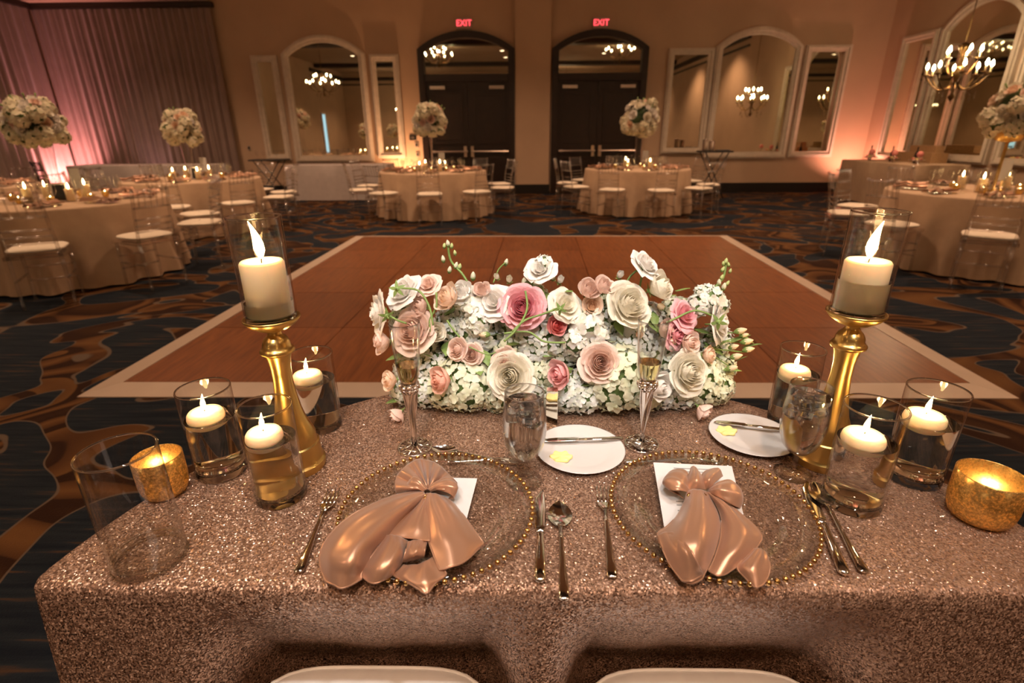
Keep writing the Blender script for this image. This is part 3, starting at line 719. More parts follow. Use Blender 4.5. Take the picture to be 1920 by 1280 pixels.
# ---------------------------------------------------------------- round banquet tables
def cloth_mesh(R, H, seed, nf=22, flare=.06):
    rnd = random.Random(seed); ph = rnd.uniform(0, 6); g = G(); n = 132; prof = []
    rings = [(0., H), (.5*R, H), (R-.015, H), (R-.004, H-.004), (R, H-.016), (R+.006, H-.08)]+[(R+.01+flare*t, H-.08-(H-.10)*t) for t in (.2, .4, .6, .8, 1.)]
    vs = []; fs = []
    for j, (r, z) in enumerate(rings):
        t = max(0., (H-.05-z)/(H-.05))
        for i in range(n):
            a = 2*pi*i/n; k_ = 1+.045*t*(sin(nf*a+ph)+.6*sin(nf*.61*a+2*ph)+.5*sin(9*a))*min(1, t*2.2)
            vs.append((max(r, 1e-4)*k_*cos(a), max(r, 1e-4)*k_*sin(a), z))
    for j in range(len(rings)-1):
        for i in range(n):
            q_ = (i+1) % n; fs.append((j*n+i, (j+1)*n+i, (j+1)*n+q_, j*n+q_))
    return g.add(vs, fs).mesh('tablecloth')
TOP = .762
SIDES = ['front', 'front right', 'right', 'far right', 'back right', 'back', 'back left', 'far left', 'left', 'front left']
def side_name(a): return SIDES[int(((a+pi/2) % (2*pi))/(2*pi)*10+.5) % 10]
CHAIRS = []
def banquet(cx, cy, R, where, seed, off, stand, ball, chairs=10, skip=(), nplates=10, numcard=True):
    rnd = random.Random(seed)
    tag(link('tablecloth', cloth_mesh(R, .76, seed), MT['cloth'], None, (cx, cy, 0)), 'long champagne cloth on the table '+where, 'tablecloth', 'champagne tablecloths')
    for i in range(chairs):
        a = off+2*pi*i/chairs-pi/2
        if i in skip: continue
        x, y = cx+(R+.33)*cos(a), cy+(R+.33)*sin(a)
        if not in_frame((x, y, .5), 40): continue
        side = SIDES[i*10//chairs]
        if any(abs(x-u)+abs(y-v) < .62 for u, v in CHAIRS): continue
        CHAIRS.append((x, y))
        place_chair(x, y, a+pi, 'clear chair at the %s of the table %s' % (side, where), 'clear chairs at the table '+where)
    for i in range(nplates):
        a = off+2*pi*i/nplates-pi/2; x, y = cx+(R-.20)*cos(a), cy+(R-.20)*sin(a)
        if not in_frame((x, y, .8), 20): continue
        put('charger_plate', ME['plate'], 'glassdish', (x, y, TOP), 'glass charger plate at the %s of the table %s' % (SIDES[i], where), 'plate', 'plates on the table '+where)
        put('folded_napkin', ME['nap'][i % 3], 'satin', (x, y, TOP+.004), 'copper napkin at the %s of the table %s' % (SIDES[i], where), 'napkin', 'napkins on the table '+where, a+pi/2+rnd.uniform(-.3, .3))
        for nm, dr, da in (('goblet', .40, .12), ('flute', .43, -.10)):
            x2, y2 = cx+(R-dr)*cos(a+da), cy+(R-dr)*sin(a+da)
            if in_frame((x2, y2, .8), 20): put('water_goblet' if nm == 'goblet' else 'champagne_flute', ME[nm], 'glass', (x2, y2, TOP), ('clear water goblet' if nm == 'goblet' else 'slim champagne glass')+' at the %s of the table %s' % (SIDES[i], where), 'glass', 'glasses on the table '+where)
    for i in range(4):
        a = off+.5+i*pi/2; r = .25+.05*(i % 2); p = (cx+r*cos(a), cy+r*sin(a), TOP)
        if in_frame(p, 10): far_candle(*p, 'ivory pillar candle at the %s of the flowers, table %s' % (side_name(a), where), 'pillar candles on the table '+where, rnd.uniform(.85, 1.1))
    for i in range(7):
        a = off+.2+i*.9; r = rnd.uniform(.30, .42); p = (cx+r*cos(a), cy+r*sin(a), TOP)
        if in_frame(p, 10): far_votive(*p, 'gold votive at the %s of the flowers, table %s' % (side_name(a), where), 'votive candles on the table '+where)
    if numcard:
        p = (cx+.18, cy-.20, TOP)
        if in_frame(p, 0):
            f = tag(empty('picture_frame', p, .3), 'small dark card in a pale frame on the table '+where, 'picture frame', 'table cards')
            Mx = Matrix.Rotation(-.18, 4, 'X')
            G().strip([(-.07, 0), (-.07, .18), (.07, .18), (.07, 0)], [(-.055, .015), (-.055, .165), (.055, .165), (.055, .015)], .012, Mx).obj('frame', MT['whitecloth'], f, smooth=False)
            G().box((0, .008, .09), (.112, .004, .152), Mx).obj('card', MT['black'], f, smooth=False)
        p = (cx+.155, cy+.10, TOP)
        if in_frame(p, 0):
            f = tag(empty('table_number_card', p, -.1), 'tall plain card standing beside the flowers on the table '+where, 'card', 'table cards')
            G().box((0, 0, .20), (.11, .006, .20)).obj('card', MT['paper'], f, smooth=False)
            G().lathe([(.04, 0), (.04, .008), (.006, .012), (.005, .11)], 12).obj('stand', MT['gold'], f)
    # centrepiece
    zc, rb, nfl, rr = ball
    c = tag(empty('flower_centrepiece', (cx, cy, TOP)), 'tall ball of blush roses on the table '+where, 'flowers', 'tall flower centrepieces')
    zz = zc-TOP-rb*.75
    if stand == 'trumpet': G().lathe([(.09, 0), (.09, .008), (.03, .02), (.016, .08), (.018, zz*.6), (.035, zz*.9), (.06, zz)], 20).obj('stand', MT['silver'], c)
    elif stand == 'clear': G().lathe([(.085, .0), (.09, .01), (.07, .03), (.055, zz*.5), (.085, zz)], 20, cap=False).obj('stand', MT['glass'], c)
    elif stand == 'bowl':
        G().lathe([(.08, 0), (.08, .01), (.015, .03), (.015, zz-.14), (.03, zz-.11)], 18).obj('stand', MT['gold'], c)
        G().lathe([(.02, zz-.13), (.11, zz-.11), (.15, zz-.03), (.155, zz+.04), (.14, zz+.04)], 24).obj('bowl', MT['gold'], c)
    flower_ball(c, (0, 0, zc-TOP), rb, nfl, rr, seed)
R0 = .95
def ball_at(px, py, cy): return gy(px, py, cy).z
banquet(-1.56, 9.90, R0, 'by the left doors', 11, .10, 'trumpet', (ball_at(803, 226, 9.9), .28, 46, .072))
banquet(2.16, 10.25, R0, 'by the right doors', 12, .12, 'clear', (ball_at(1215, 222, 10.25), .30, 46, .078))
banquet(-5.00, 8.35, R0, 'before the drapes', 13, .30, 'clear', (ball_at(337, 239, 8.35), .235, 48, .062))
banquet(-4.76, 5.55, R0, 'nearest on the left', 14, .52, 'clear', (ball_at(45, 232, 5.5), .235, 50, .060))
banquet(5.0, 5.85, R0, 'nearest on the right', 15, -.02, 'bowl', (ball_at(1895, 205, 5.8), .24, 44, .062))
banquet(-7.6, 7.2, R0, 'at the far left edge', 16, .2, 'clear', (1.9, .3, 30, .09), numcard=False)

# ---------------------------------------------------------------- draped service tables along the walls
def draped(x0, x1, y0, y1, h, label, mat='whitecloth', seed=3):
    rnd = random.Random(seed)
    xs = []
    per = [(x0, y0), (x1, y0), (x1, y1), (x0, y1)]; pts = []
    for i in range(4):
        a, b = Vector(per[i]), Vector(per[(i+1) % 4]); n = max(6, int((b-a).length/.06))
        for j in range(n): pts.append((a.lerp(b, j/n), j/n))
    cx, cy = (x0+x1)/2, (y0+y1)/2; vs = []; m = len(pts); fs = []
    for z, k_ in ((h, 0), (h-.01, .15), (h*.6, .5), (h*.3, .8), (.015, 1.)):
        for i, (p, t) in enumerate(pts):
            d = Vector((p.x-cx, p.y-cy)).normalized()
            w = .012*k_*(sin(i*.9)+sin(i*.37+seed))+.03*k_
            vs.append((p.x+d.x*w, p.y+d.y*w, z))
    for j in range(4):
        for i in range(m): q_ = (i+1) % m; fs.append((j*m+i, (j+1)*m+i, (j+1)*m+q_, j*m+q_))
    fs.append(tuple(range(m)))
    g = G().add([(v[0]-cx, v[1]-cy, v[2]) for v in vs], fs); return tag(g.obj('draped_table', MT[mat], None, (cx, cy, 0)), label, 'table', 'draped service tables')
a = gz(540, 377, 0); draped(a.x+.05, gz(712, 377, 0).x+.2, a.y, a.y+.75, .76, 'long pale draped table in front of the arched mirror')
draped(-9.6, -6.6, 11.6, 12.35, .80, 'pale draped buffet table against the mauve drapes', seed=5)
draped(7.0, 7.95, 9.9, 12.2, .80, 'draped dessert table along the mirrored side wall', 'cloth', seed=8)
for i in range(9):
    y = 10.1+i*.23; x = 7.16+.13*(i % 3)
    kind = i % 3
    lab = ['pink sugar sphere on a small pedestal on the dessert table', 'round silver tray of sweets on the dessert table', 'dark bottle standing on the dessert table'][kind]+', %s from the corner' % ['third', 'second', 'first'][i//3]
    o = tag(empty(['dessert_stand', 'serving_tray', 'bottle'][kind], (x, y, .802)), lab, ['dessert', 'tray', 'bottle'][kind], ['desserts', 'trays', 'bottles'][kind]+' on the dessert table')
    if kind == 0:
        G().lathe([(.05, 0), (.05, .01), (.012, .02), (.012, .10), (.07, .11), (.07, .12)], 16).obj('pedestal', MT['silver'], o); G().sphere((0, 0, .17), .055).obj('sweet', MT['pinkfood'], o)
    elif kind == 1:
        G().lathe([(.10, .05), (.13, .06), (.135, .07), (.10, .06), (.02, .055), (.02, .01), (.06, 0)], 20).obj('tray', MT['steel'], o)
        for j in range(6): G().sphere((.07*cos(j), .07*sin(j), .085), .025, 8, 6).obj('sweet', MT['pinkfood'] if j % 2 else MT['butter'], o)
    else: G().lathe([(.035, 0), (.035, .16), (.012, .21), (.012, .28), (.014, .285)], 14).obj('glass_body', MT['black'], o)
wk = tag(empty('wicker_riser', (7.74, 10.9, .802)), 'two-tier wicker riser at the back of the dessert table', 'riser')
G().box((0, 0, .09), (.30, 1.0, .18)).obj('lower_tier', MT['rattan'], wk, smooth=False); G().box((.08, 0, .24), (.16, .7, .12)).obj('upper_tier', MT['rattan'], wk, smooth=False)

# folding tray stands
def tray_stand(px0, px1, py, Y, label, things):
    p0, p1 = gy(px0, py, Y), gy(px1, py, Y); w = p1.x-p0.x; h = p0.z
    t = tag(empty('tray_stand', ((p0.x+p1.x)/2, Y, 0)), label, 'tray stand', 'folding tray stands')
    bevel(G().box((0, 0, h), (w, .5, .03)).obj('tray', MT['black'], t, smooth=False), .01)
    for s in (-1, 1):
        G().tube([(s*w*.38, -.18, 0), (-s*w*.38, -.18, h-.02)], .012, 6).obj('leg', MT['black'], t)
        G().tube([(s*w*.38, .18, 0), (-s*w*.38, .18, h-.02)], .012, 6).obj('leg', MT['black'], t)
    return (p0.x+p1.x)/2, Y, h+.016
x, y, z = tray_stand(1312, 1368, 284, 12.3, 'black tray on a folding stand before the right arched mirror', 0)
for i in range(2):
    b = tag(empty('steel_canister', (x-.22+.14*i, y, z)), ['taller', 'shorter'][i]+' steel canister on the black tray by the right mirror', 'canister', 'canisters on the tray')
    G().lathe([(.055, 0), (.058, .02), (.058, .20-.03*i), (.05, .21-.03*i)], 16).obj('body', MT['steel'], b); G().lathe([(.06, .20-.03*i), (.06, .222-.03*i), (.01, .235-.03*i)], 16).obj('lid', MT['steel'], b)
tag(G().lathe([(.12, 0), (.16, .015), (.165, .02), (.12, .008), (.001, .006)], 20).obj('dinner_plate', MT['china'], None, (x+.17, y-.04, z)), 'white plate on the black tray by the right mirror', 'plate')
x, y, z = tray_stand(474, 536, 300, 12.75, 'black tray on a folding stand beside the narrow left mirror', 0)
for i in range(4):
    tag(link('water_goblet', ME['goblet'], MT['glass'], None, (x-.22+.15*i, y-.1, z)), 'clear goblet on the black tray beside the narrow left mirror', 'glass', 'goblets on the left tray')
dk = copy_tree(PROTO_CHAIR); dk.location = (*gz(120, 392, 0).xy, 0); dk.rotation_euler = (0, 0, -.4); tag(dk, 'dark metal chair standing before the pink-lit drape', 'chair'); del dk['group']
for c in dk.children:
    if c.type == 'MESH':
        c.data = c.data.copy(); c.data.materials.clear(); c.data.materials.append(MT['black'])

# ================================================================ the couple's half-round table
TZ = .76
def d_outline():
    cx, cy, R, yf = .0665, .498, .789, .566
    a0 = math.asin((yf-cy)/R); pts = []
    xl, xr = cx-R*cos(a0), cx+R*cos(a0)
    for i in range(60): pts.append((xl+(xr-xl)*i/60, yf))
    for i in range(110): a = a0+(pi-2*a0)*i/110; pts.append((cx+R*cos(a), cy+R*sin(a)))
    for _ in range(2):
        n = len(pts); pts = [((pts[i-1][0]+2*pts[i][0]+pts[(i+1) % n][0])/4, (pts[i-1][1]+2*pts[i][1]+pts[(i+1) % n][1])/4) for i in range(n)]
    return pts
OUT = d_outline()
SEAT_X = (gz(708, 1255, .50).x, gz(1303, 1250, .50).x); SEAT_Y = gz(1000, 1247, .50).y-.198
def sequin_cloth():
    n = len(OUT); c = Vector((.0665, .85)); vs = []; fs = []; nr = []
    for i in range(n):
        t = Vector(OUT[(i+1) % n])-Vector(OUT[i-1]); t.normalize(); nr.append(Vector((t.y, -t.x)))
    rings = [('s', .02, 0), ('s', .3, 0), ('s', .6, 0), ('s', .84, 0), ('o', -.020, 0), ('o', -.009, .0012), ('o', -.003, .005), ('o', 0, .012), ('o', .002, .03)]
    rings += [('f', t, .03+(TZ-.045)*t) for t in (.06, .12, .18, .22, .25, .28, .31, .36, .42, .55, .7, .85, 1.)]
    for kd, a, dz in rings:
        for i in range(n):
            p = Vector(OUT[i])
            if kd == 's': q_ = c.lerp(p, a)
            elif kd == 'o': q_ = p+nr[i]*a
            else:
                front = i < 60
                if front: w = .002+.030*a+.010*a*sin(i*.42)+.006*a*sin(i*1.1+1); k_ = min(1, min(i, 60-i)/6); w = w*k_+(1-k_)*(.002+.06*a)
                if front:  # the chair seats push the cloth in under the table
                    for cx_, hw in ((SEAT_X[0], .205), (SEAT_X[1], .205)):
                        e_ = max(0., min(1., (hw+.05-abs(p.x-cx_))/.06)); t_ = max(0., min(1., (a-.02)/.30)); w -= (SEAT_Y+.224-.566+.06*a)*e_*t_
                else: w = .002+.05*a+.035*a*sin(i*1.05)+.015*a*sin(i*.41)
                q_ = p+nr[i]*w
            vs.append((q_.x, q_.y, TZ-dz))
    for j in range(len(rings)-1):
        for i in range(n): k_ = (i+1) % n; fs.append((j*n+i, j*n+k_, (j+1)*n+k_, (j+1)*n+i))
    fs.append(tuple(range(n-1, -1, -1)))
    g = G().add(vs, [f[::-1] for f in fs]); o = g.obj('sequin_tablecloth', MT['sequin'])
    return tag(o, 'rose gold sequin cloth over the half-round couple\'s table', 'tablecloth')
sequin_cloth()
Z0 = TZ+.0008

# white padded chairs drawn up to the table
def seat_pad():
    def cu(u, v):
        a = 2*pi*u; e = 4.5; ca, sa = cos(a), sin(a); r = 1/((abs(ca)**e+abs(sa)**e)**(1/e)); t = v*pi; rr = max(.002, sin(t))**.40
        x = .205*r*ca*rr; return (x, .200*r*sa*rr, .460+.024*(1-cos(t))-(.0022*max(0, 1-abs(((x/.05) % 1)-.5)/.10) if v > .6 else 0))
    return G().grid(cu, 240, 18, True).mesh('cushion')
SEATPAD = seat_pad()
def pad_chair(cx, label):
    c = copy_tree(PROTO_CHAIR); c.location = (cx, SEAT_Y, 0); c.rotation_euler = (0, 0, 0); tag(c, label, 'chair', 'chairs at the couple\'s table')
    for ch in list(c.children):
        if ch.name.startswith('cushion'): bpy.data.objects.remove(ch)
    cu = link('cushion', SEATPAD, MT['pad'], c)
    path = []
    for i in range(64):
        an = 2*pi*i/64; e = 4.5; ca, sa = cos(an), sin(an); r = 1/((abs(ca)**e+abs(sa)**e)**(1/e)); path.append((.203*r*ca, .198*r*sa, .492))
    G().tube(path, .003, 6, closed=True).obj('piping', MT['pad'], cu)
for cx_, lab in zip(SEAT_X, ('white cushioned chair at the place with the sweeping napkin', 'white cushioned chair at the place with the menu under the bow')):
    pad_chair(cx_, lab)

# ---------------------------------------------------------------- candles and glass cylinders
def flame_obj(parent, z, h, lean, mat='flame', loc=(0, 0)):
    pr = [(0, .02), (.08, .55), (.22, .95), (.4, 1.), (.6, .72), (.8, .38), (1, .04)]
    r = h*.135
    path = [(loc[0]+lean*h*(t**2-.4*t), loc[1], z+h*t) for t, q_ in pr]
    return G().tube(path, [r*q_ for t, q_ in pr], 10).obj('flame', MT[mat], parent)
def cylinder_glass(p, r, h, label, water=None, group='clear glass cylinders'):
    bm_ = MT['thick'] if water else MT['glassdish']
    c = tag(empty('glass_cylinder', (p.x, p.y, Z0)), label, 'vase', group)
    G().lathe([(r, .012), (r, h)], 56, cap=False).obj('glass_wall', MT['cylglass'] if water else MT['glass'], c)
    G().tube([((r-.0012)*cos(2*pi*i/56), (r-.0012)*sin(2*pi*i/56), h) for i in range(56)], .0016, 6, closed=True).obj('rim', MT['thick'], c)
    flat(G().lathe([(.0005, 0), (r*.95, 0), (r*.985, .001), (r-.0004, .003), (r-.0004, .011), (r*.975, .0140), (r*.95, .0148), (.0005, .0148)], 48, cap=False).obj('thick_base', bm_, c), 30)
    if not water:
        for rr_, zz_ in ((r*.985, .0030), (r*.955, .0150)): G().tube([(rr_*cos(2*pi*i/56), rr_*sin(2*pi*i/56), zz_) for i in range(56)], .0022, 8, closed=True).obj('base_edge', MT['thick'], c)
    if water: flat(G().lathe([(.0005, .0180), (r*.9, .0180), (r-.0035, .0186), (r-.0031, water), (.0005, water)], 48, cap=False).obj('water', MT['water'], c), 30)
    return c
def floating_candle(p, dx, dy, r, zw, label, lean=.15):
    c = tag(empty('floating_candle', (p.x+dx, p.y+dy, Z0+zw)), label, 'candle', 'floating candles')
    w = G().lathe([(.0005, -.017), (r*.5, -.0165), (r*.8, -.012), (r*.97, -.003), (r, .003), (r*.96, .010), (r*.86, .0145), (r*.5, .0150), (.0005, .0145)], 40, cap=False).obj('wax', MT['wax'], c)
    G().tube([(0, 0, .014), (.0005, 0, .021)], .0008, 6).obj('wick', MT['wick'], w)
    flame_obj(w, .0175, .032, lean)
    add_light('floating_candle_lamp', 'POINT', (p.x+dx, p.y+dy, Z0+zw+.034), .8, (1, .55, .20), size=.008)
for b, r, h, dx, lab in (((418, 882), .0455, .176, -.004, 'glass cylinder beside the gold votive, nearest the table edge'),
                        ((529, 928), .0435, .180, -.008, 'glass cylinder in front of the left gold candlestick'),
                        ((603, 798), .0445, .173, -.012, 'glass cylinder behind the left gold candlestick'),
                        ((1478, 788), .0445, .173, -.010, 'glass cylinder behind the right water goblet'),
                        ((1594, 940), .0465, .186, -.010, 'glass cylinder between the right goblet and the outermost cylinder'),
                        ((1708, 893), .0470, .180, -.012, 'outermost glass cylinder near the right gold votive')):
    p = gz(*b); zw = h*.665
    cylinder_glass(p, r, h, 'water-filled '+lab, zw)
    floating_candle(p, dx, -.004, r*.70, zw, 'lit candle floating in the '+lab.replace('glass ', ''))
cylinder_glass(gz(283, 1046), .0500, .19, 'empty glass cylinder at the front left of the sequin table', None)
def votive(px, py, r, h, label, lean=0.):
    p = gz(px, py); c = tag(empty('votive_holder', (p.x, p.y, Z0)), label, 'candle holder', 'gold votives')
    G().lathe([(.0005, .0), (r*.72, 0), (r*.86, .004), (r*.96, .016), (r, .03), (r*1.0, h), (r*.965, h+.001), (r*.95, h), (r*.94, .028), (r*.8, .010), (.0005, .008)], 48, cap=False).obj('mercury_glass', MT['mercury'], c)
    w = G().lathe([(.0005, .0085), (.019, .0085), (.019, .022), (.0005, .021)], 24, cap=False).obj('tea_light', MT['wax'], c)
    flame_obj(w, .023, .026, lean)
    add_light('votive_lamp', 'POINT', (p.x, p.y, Z0+.042), .6, (1, .55, .20), size=.008)
votive(313, 922, .0400, .076, 'gold mercury glass votive behind the empty cylinder')
votive(1832, 968, .0480, .082, 'gold mercury glass votive alone at the right edge')

def candlestick(base, label_s, label_c, label_h, wax_h, wax_r, lean, fh, wl):
    p = gz(*base); c = tag(empty('gold_candlestick', (p.x, p.y, Z0)), label_s, 'candlestick', 'gold candlesticks')
    G().lathe([(.001, 0), (.051, 0), (.052, .003), (.052, .014), (.049, .017), (.047, .020), (.0455, .050), (.0455, .052), (.0425, .054), (.0415, .060), (.041, .072), (.036, .084), (.029, .102), (.0235, .125), (.0195, .155), (.0170, .185), (.0175, .210), (.0200, .228), (.0225, .236)], 48).obj('stem', MT['gold'], c); flat(c.children[0], 38)
    G().lathe([(.0225, .236), (.029, .240), (.030, .244), (.027, .248), (.024, .251), (.0235, .258), (.020, .266), (.013, .273), (.011, .278), (.012, .282)], 40).obj('knob', MT['gold'], c)
    G().lathe([(.012, .280), (.026, .285), (.040, .294), (.047, .302), (.0475, .306), (.045, .306), (.038, .300), (.001, .299)], 48).obj('dish', MT['gold'], c)
    zb = .3005
    h = tag(empty('hurricane_shade', (p.x, p.y, Z0+zb)), label_h, 'hurricane shade', 'glass hurricanes')
    r = .0425
    G().lathe([(.040, .006), (r, .010), (r, .177), (r-.0012, .178), (r-.0024, .177), (r-.0024, .012)], 56, cap=False).obj('glass_wall', MT['cylglass'], h)
    G().tube([((r-.0012)*cos(2*pi*i/56), (r-.0012)*sin(2*pi*i/56), .177) for i in range(56)], .0016, 6, closed=True).obj('rim', MT['thick'], h)
    flat(G().lathe([(.0005, 0), (.038, 0), (r-.001, .003), (r-.0006, .008), (.038, .0105), (.0005, .0105)], 48, cap=False).obj('thick_base', MT['thick'], h), 30)
    flat(G().lathe([(.0005, .0110), (r-.004, .0110), (r-.0032, .0118), (r-.0032, wl), (.0005, wl)], 48, cap=False).obj('water', MT['water'], h), 30)
    k_ = tag(empty('pillar_candle', (p.x, p.y, Z0+zb+.0115)), label_c, 'candle', 'pillar candles')
    w = G().lathe([(.0005, 0), (wax_r, 0), (wax_r, wax_h-.004), (wax_r-.003, wax_h), (wax_r-.008, wax_h-.001), (wax_r*.55, wax_h-.004), (.0005, wax_h-.004)], 48, cap=False).obj('wax', MT['wax'], k_)
    G().tube([(0, 0, wax_h-.005), (.001, 0, wax_h+.006)], .001, 6).obj('wick', MT['wick'], w)
    flame_obj(w, wax_h+.003, fh, lean)
    add_light('pillar_candle_lamp', 'POINT', (p.x, p.y, Z0+zb+wax_h+.040), 2.0, (1, .55, .20), size=.010)
candlestick((560, 872), 'gold candlestick among the three left cylinders', 'lit ivory pillar candle on the left gold candlestick', 'clear glass hurricane around the left pillar candle', .093, .0355, -.28, .062, .034)
candlestick((1538, 862), 'gold candlestick among the three right cylinders', 'lit ivory pillar candle on the right gold candlestick', 'clear glass hurricane around the right pillar candle', .085, .0355, .25, .062, .062)

# ---------------------------------------------------------------- glasses
def goblet(px, py, label, seed):
    p = gz(px, py); rnd = random.Random(seed); c = tag(empty('water_goblet', (p.x, p.y, Z0)), label, 'glass', 'water goblets')
    prof = [(.0075, .046), (.018, .050), (.029, .064), (.0365, .085), (.0395, .108), (.0390, .132), (.0365, .158), (.0345, .184)]
    G().lathe(prof+[(.0335, .1845), (.0330, .183)]+[(r-.0016, z+.0014) for r, z in prof[-2::-1]], 48, cap=False).obj('bowl', MT['glass'], c)
    G().tube([(.0340*cos(2*pi*i/48), .0340*sin(2*pi*i/48), .184) for i in range(48)], .0011, 6, closed=True).obj('rim', MT['thick'], c)
    G().lathe([(.0005, 0), (.033, 0), (.0335, .0015), (.020, .004), (.007, .008), (.0050, .016), (.0058, .024), (.0045, .032), (.0055, .042), (.0095, .0468), (.0005, .0468)], 32, cap=False).obj('stem_and_foot', MT['glassdish'], c)
    wl = .166
    wp = [(r-.0024, z+.002) for r, z in prof if z < wl]+[(.0340, wl), (.0005, wl)]
    flat(G().lathe([(.0005, .0490)]+wp, 40, cap=False).obj('water', MT['water'], c), 30)
    for i in range(7):
        a = i*2.1+seed; r = .016 if i else 0
        q_ = Matrix.Translation((r*cos(a), r*sin(a), .150-.014*(i//3))) @ Matrix.Rotation(rnd.uniform(0, 3), 4, 'Z') @ Matrix.Rotation(rnd.uniform(-.5, .5), 4, 'X')
        bevel(G().box((0, 0, 0), (.017, .015, .016), q_).obj('ice_cube', MT['ice'], c, smooth=False), .002)
goblet(983, 902, 'stemmed goblet of iced water beside the centre bread plate', 1)
goblet(1486, 888, 'stemmed goblet of iced water beside the right candlestick', 2)
def flute(px, py, label):
    p = gz(px, py); c = tag(empty('champagne_flute', (p.x, p.y, Z0)), label, 'glass', 'champagne flutes')
    prof = [(.0135, .146), (.0165, .150), (.0205, .165), (.0235, .190), (.0262, .225), (.0285, .262), (.0292, .274)]
    G().lathe([(.0005, .146)]+prof+[(.0285, .2745)]+[(r-.0011, z+.0012) for r, z in prof[-2::-1]], 40, cap=False).obj('glass_bowl', MT['glass'], c)
    wl = .187
    flat(G().lathe([(.0005, .1490)]+[(r-.0016, z+.0025) for r, z in prof if z < wl-.005]+[(.0214, wl), (.0005, wl)], 36, cap=False).obj('champagne', MT['wine'], c), 30)
    st = G().lathe([(.004, .004), (.0042, .03), (.0055, .06), (.0078, .09), (.0115, .118), (.0150, .136), (.0165, .145), (.0145, .150)], 20)
    for k_ in range(4):
        a0 = k_*pi/2
        st.tube([((.0045+.011*(t**1.7))*cos(a0+2.2*t), (.0045+.011*(t**1.7))*sin(a0+2.2*t), .010+.132*t) for t in [i/14 for i in range(15)]], [.0016+.0012*i/14 for i in range(15)], 6)
    st.obj('silver_stem', MT['silver'], c)
    co = G()
    for k_ in range(9):
        a = 2*pi*k_/9; co.sphere((.0165*cos(a), .0165*sin(a), .141+.003*(k_ % 2)), .0052, 8, 6)
        co.tube([((.0175+.003*sin(t))*cos(a+.35*cos(t)), (.0175+.003*sin(t))*sin(a+.35*cos(t)), .133+.006*sin(t)) for t in [2*pi*i/10 for i in range(10)]], .0012, 5, closed=True)
    co.obj('ornate_collar', MT['silver'], c)
    ft = G().tube([(.0335*cos(2*pi*i/40), .0335*sin(2*pi*i/40), .0022) for i in range(40)], .0020, 6, closed=True)
    ft.tube([(.019*cos(2*pi*i/30), .019*sin(2*pi*i/30), .0040) for i in range(30)], .0013, 6, closed=True)
    for k_ in range(7):
        a = 2*pi*k_/7
        ft.tube([(.004*cos(a), .004*sin(a), .010), (.015*cos(a), .015*sin(a), .0055), (.033*cos(a), .033*sin(a), .0024)], [.0026, .0022, .0018], 6)
        ft.tube([((.0265+.0058*cos(t))*cos(a+.45+.17*sin(t)), (.0265+.0058*cos(t))*sin(a+.45+.17*sin(t)), .0030) for t in [2*pi*i/12 for i in range(12)]], .0013, 5, closed=True)
    ft.obj('openwork_foot', MT['silver'], c)
flute(778, 840, 'champagne flute with ornate silver stem in front of the left flowers')
flute(1203, 834, 'champagne flute with ornate silver stem between the two bread plates')

# ---------------------------------------------------------------- cutlery (laid along +x, head at the far end)
def loft(g, st, n=10):
    """st: (x, y, z, half width, half thickness)"""
    vs = []; fs = []
    for x, y, z, w, t in st:
        for k_ in range(n): a = 2*pi*k_/n; vs.append((x, y+w*cos(a), z+t*sin(a)))
    for j in range(len(st)-1):
        for k_ in range(n): q_ = (k_+1) % n; fs.append((j*n+k_, j*n+q_, (j+1)*n+q_, (j+1)*n+k_))
    fs += [tuple(range(n-1, -1, -1)), tuple((len(st)-1)*n+k_ for k_ in range(n))]
    return g.add(vs, fs)
def handle_part(L, c, s, w0=.0085):
    loft(G(), [(0, 0, .0045, w0*.55*s, .0012), (.003*s, 0, .0045, w0*.95*s, .0022), (.03*s, 0, .0042, w0*.85*s, .0026), (L*.35, 0, .0052, w0*.55*s, .0027), (L*.55, 0, .0075, .0036*s, .0024), (L*.68, 0, .0090, .0034*s, .0021)]).obj('handle', MT['silver'], c)
def cut_obj(name, tail, head, label, cat, group, z=0.):
    a, b = gz(*tail, TZ+z), gz(*head, TZ+z); L = (b-a).length
    return tag(empty(name, (a.x, a.y, Z0+z), math.atan2(b.y-a.y, b.x-a.x)), label, cat, group), L
def fork(tail, head, label, z=0., s=1.):
    c, L = cut_obj('fork', tail, head, label, 'fork', 'forks', z); handle_part(L, c, s)
    g = loft(G(), [(L*.67, 0, .0090, .0034*s, .0020), (L*.715, 0, .0085, .0075*s, .0013), (L*.75, 0, .0072, .0112*s, .0011), (L*.79, 0, .0058, .0122*s, .0011), (L*.80, 0, .0054, .0122*s, .0010)])
    for k_ in range(4):
        y = (k_-1.5)*.0068*s
        loft(g, [(L*.79, y, .0056, .0023*s, .0010), (L*.87, y, .0040, .0021*s, .0010), (L*.94, y, .0046, .0018*s, .0009), (L, y, .0070, .0008, .0006)], 6)
    g.obj('tines', MT['silver'], c)
def spoon(tail, head, label, z=0., s=1.):
    c, L = cut_obj('spoon', tail, head, label, 'spoon', 'spoons', z); handle_part(L, c, s)
    g = loft(G(), [(L*.67, 0, .0090, .0034*s, .0020), (L*.71, 0, .0090, .0050*s, .0016)])
    def bowl(u, v, dz):
        x = L*.69+L*.31*v; w = .0205*s*sin(pi*min(1, .06+.94*v)**.85)**.75; y = (2*u-1)*w
        return (x, y, .0085-.0062*(1-(2*u-1)**2)*sin(pi*min(1, max(0, v)))+dz)
    g.grid(lambda u, v: bowl(u, v, .0008), 10, 12); g.grid(lambda u, v: bowl(u, v, -.0004), 10, 12)
    g.obj('spoon_bowl', MT['silver'], c)
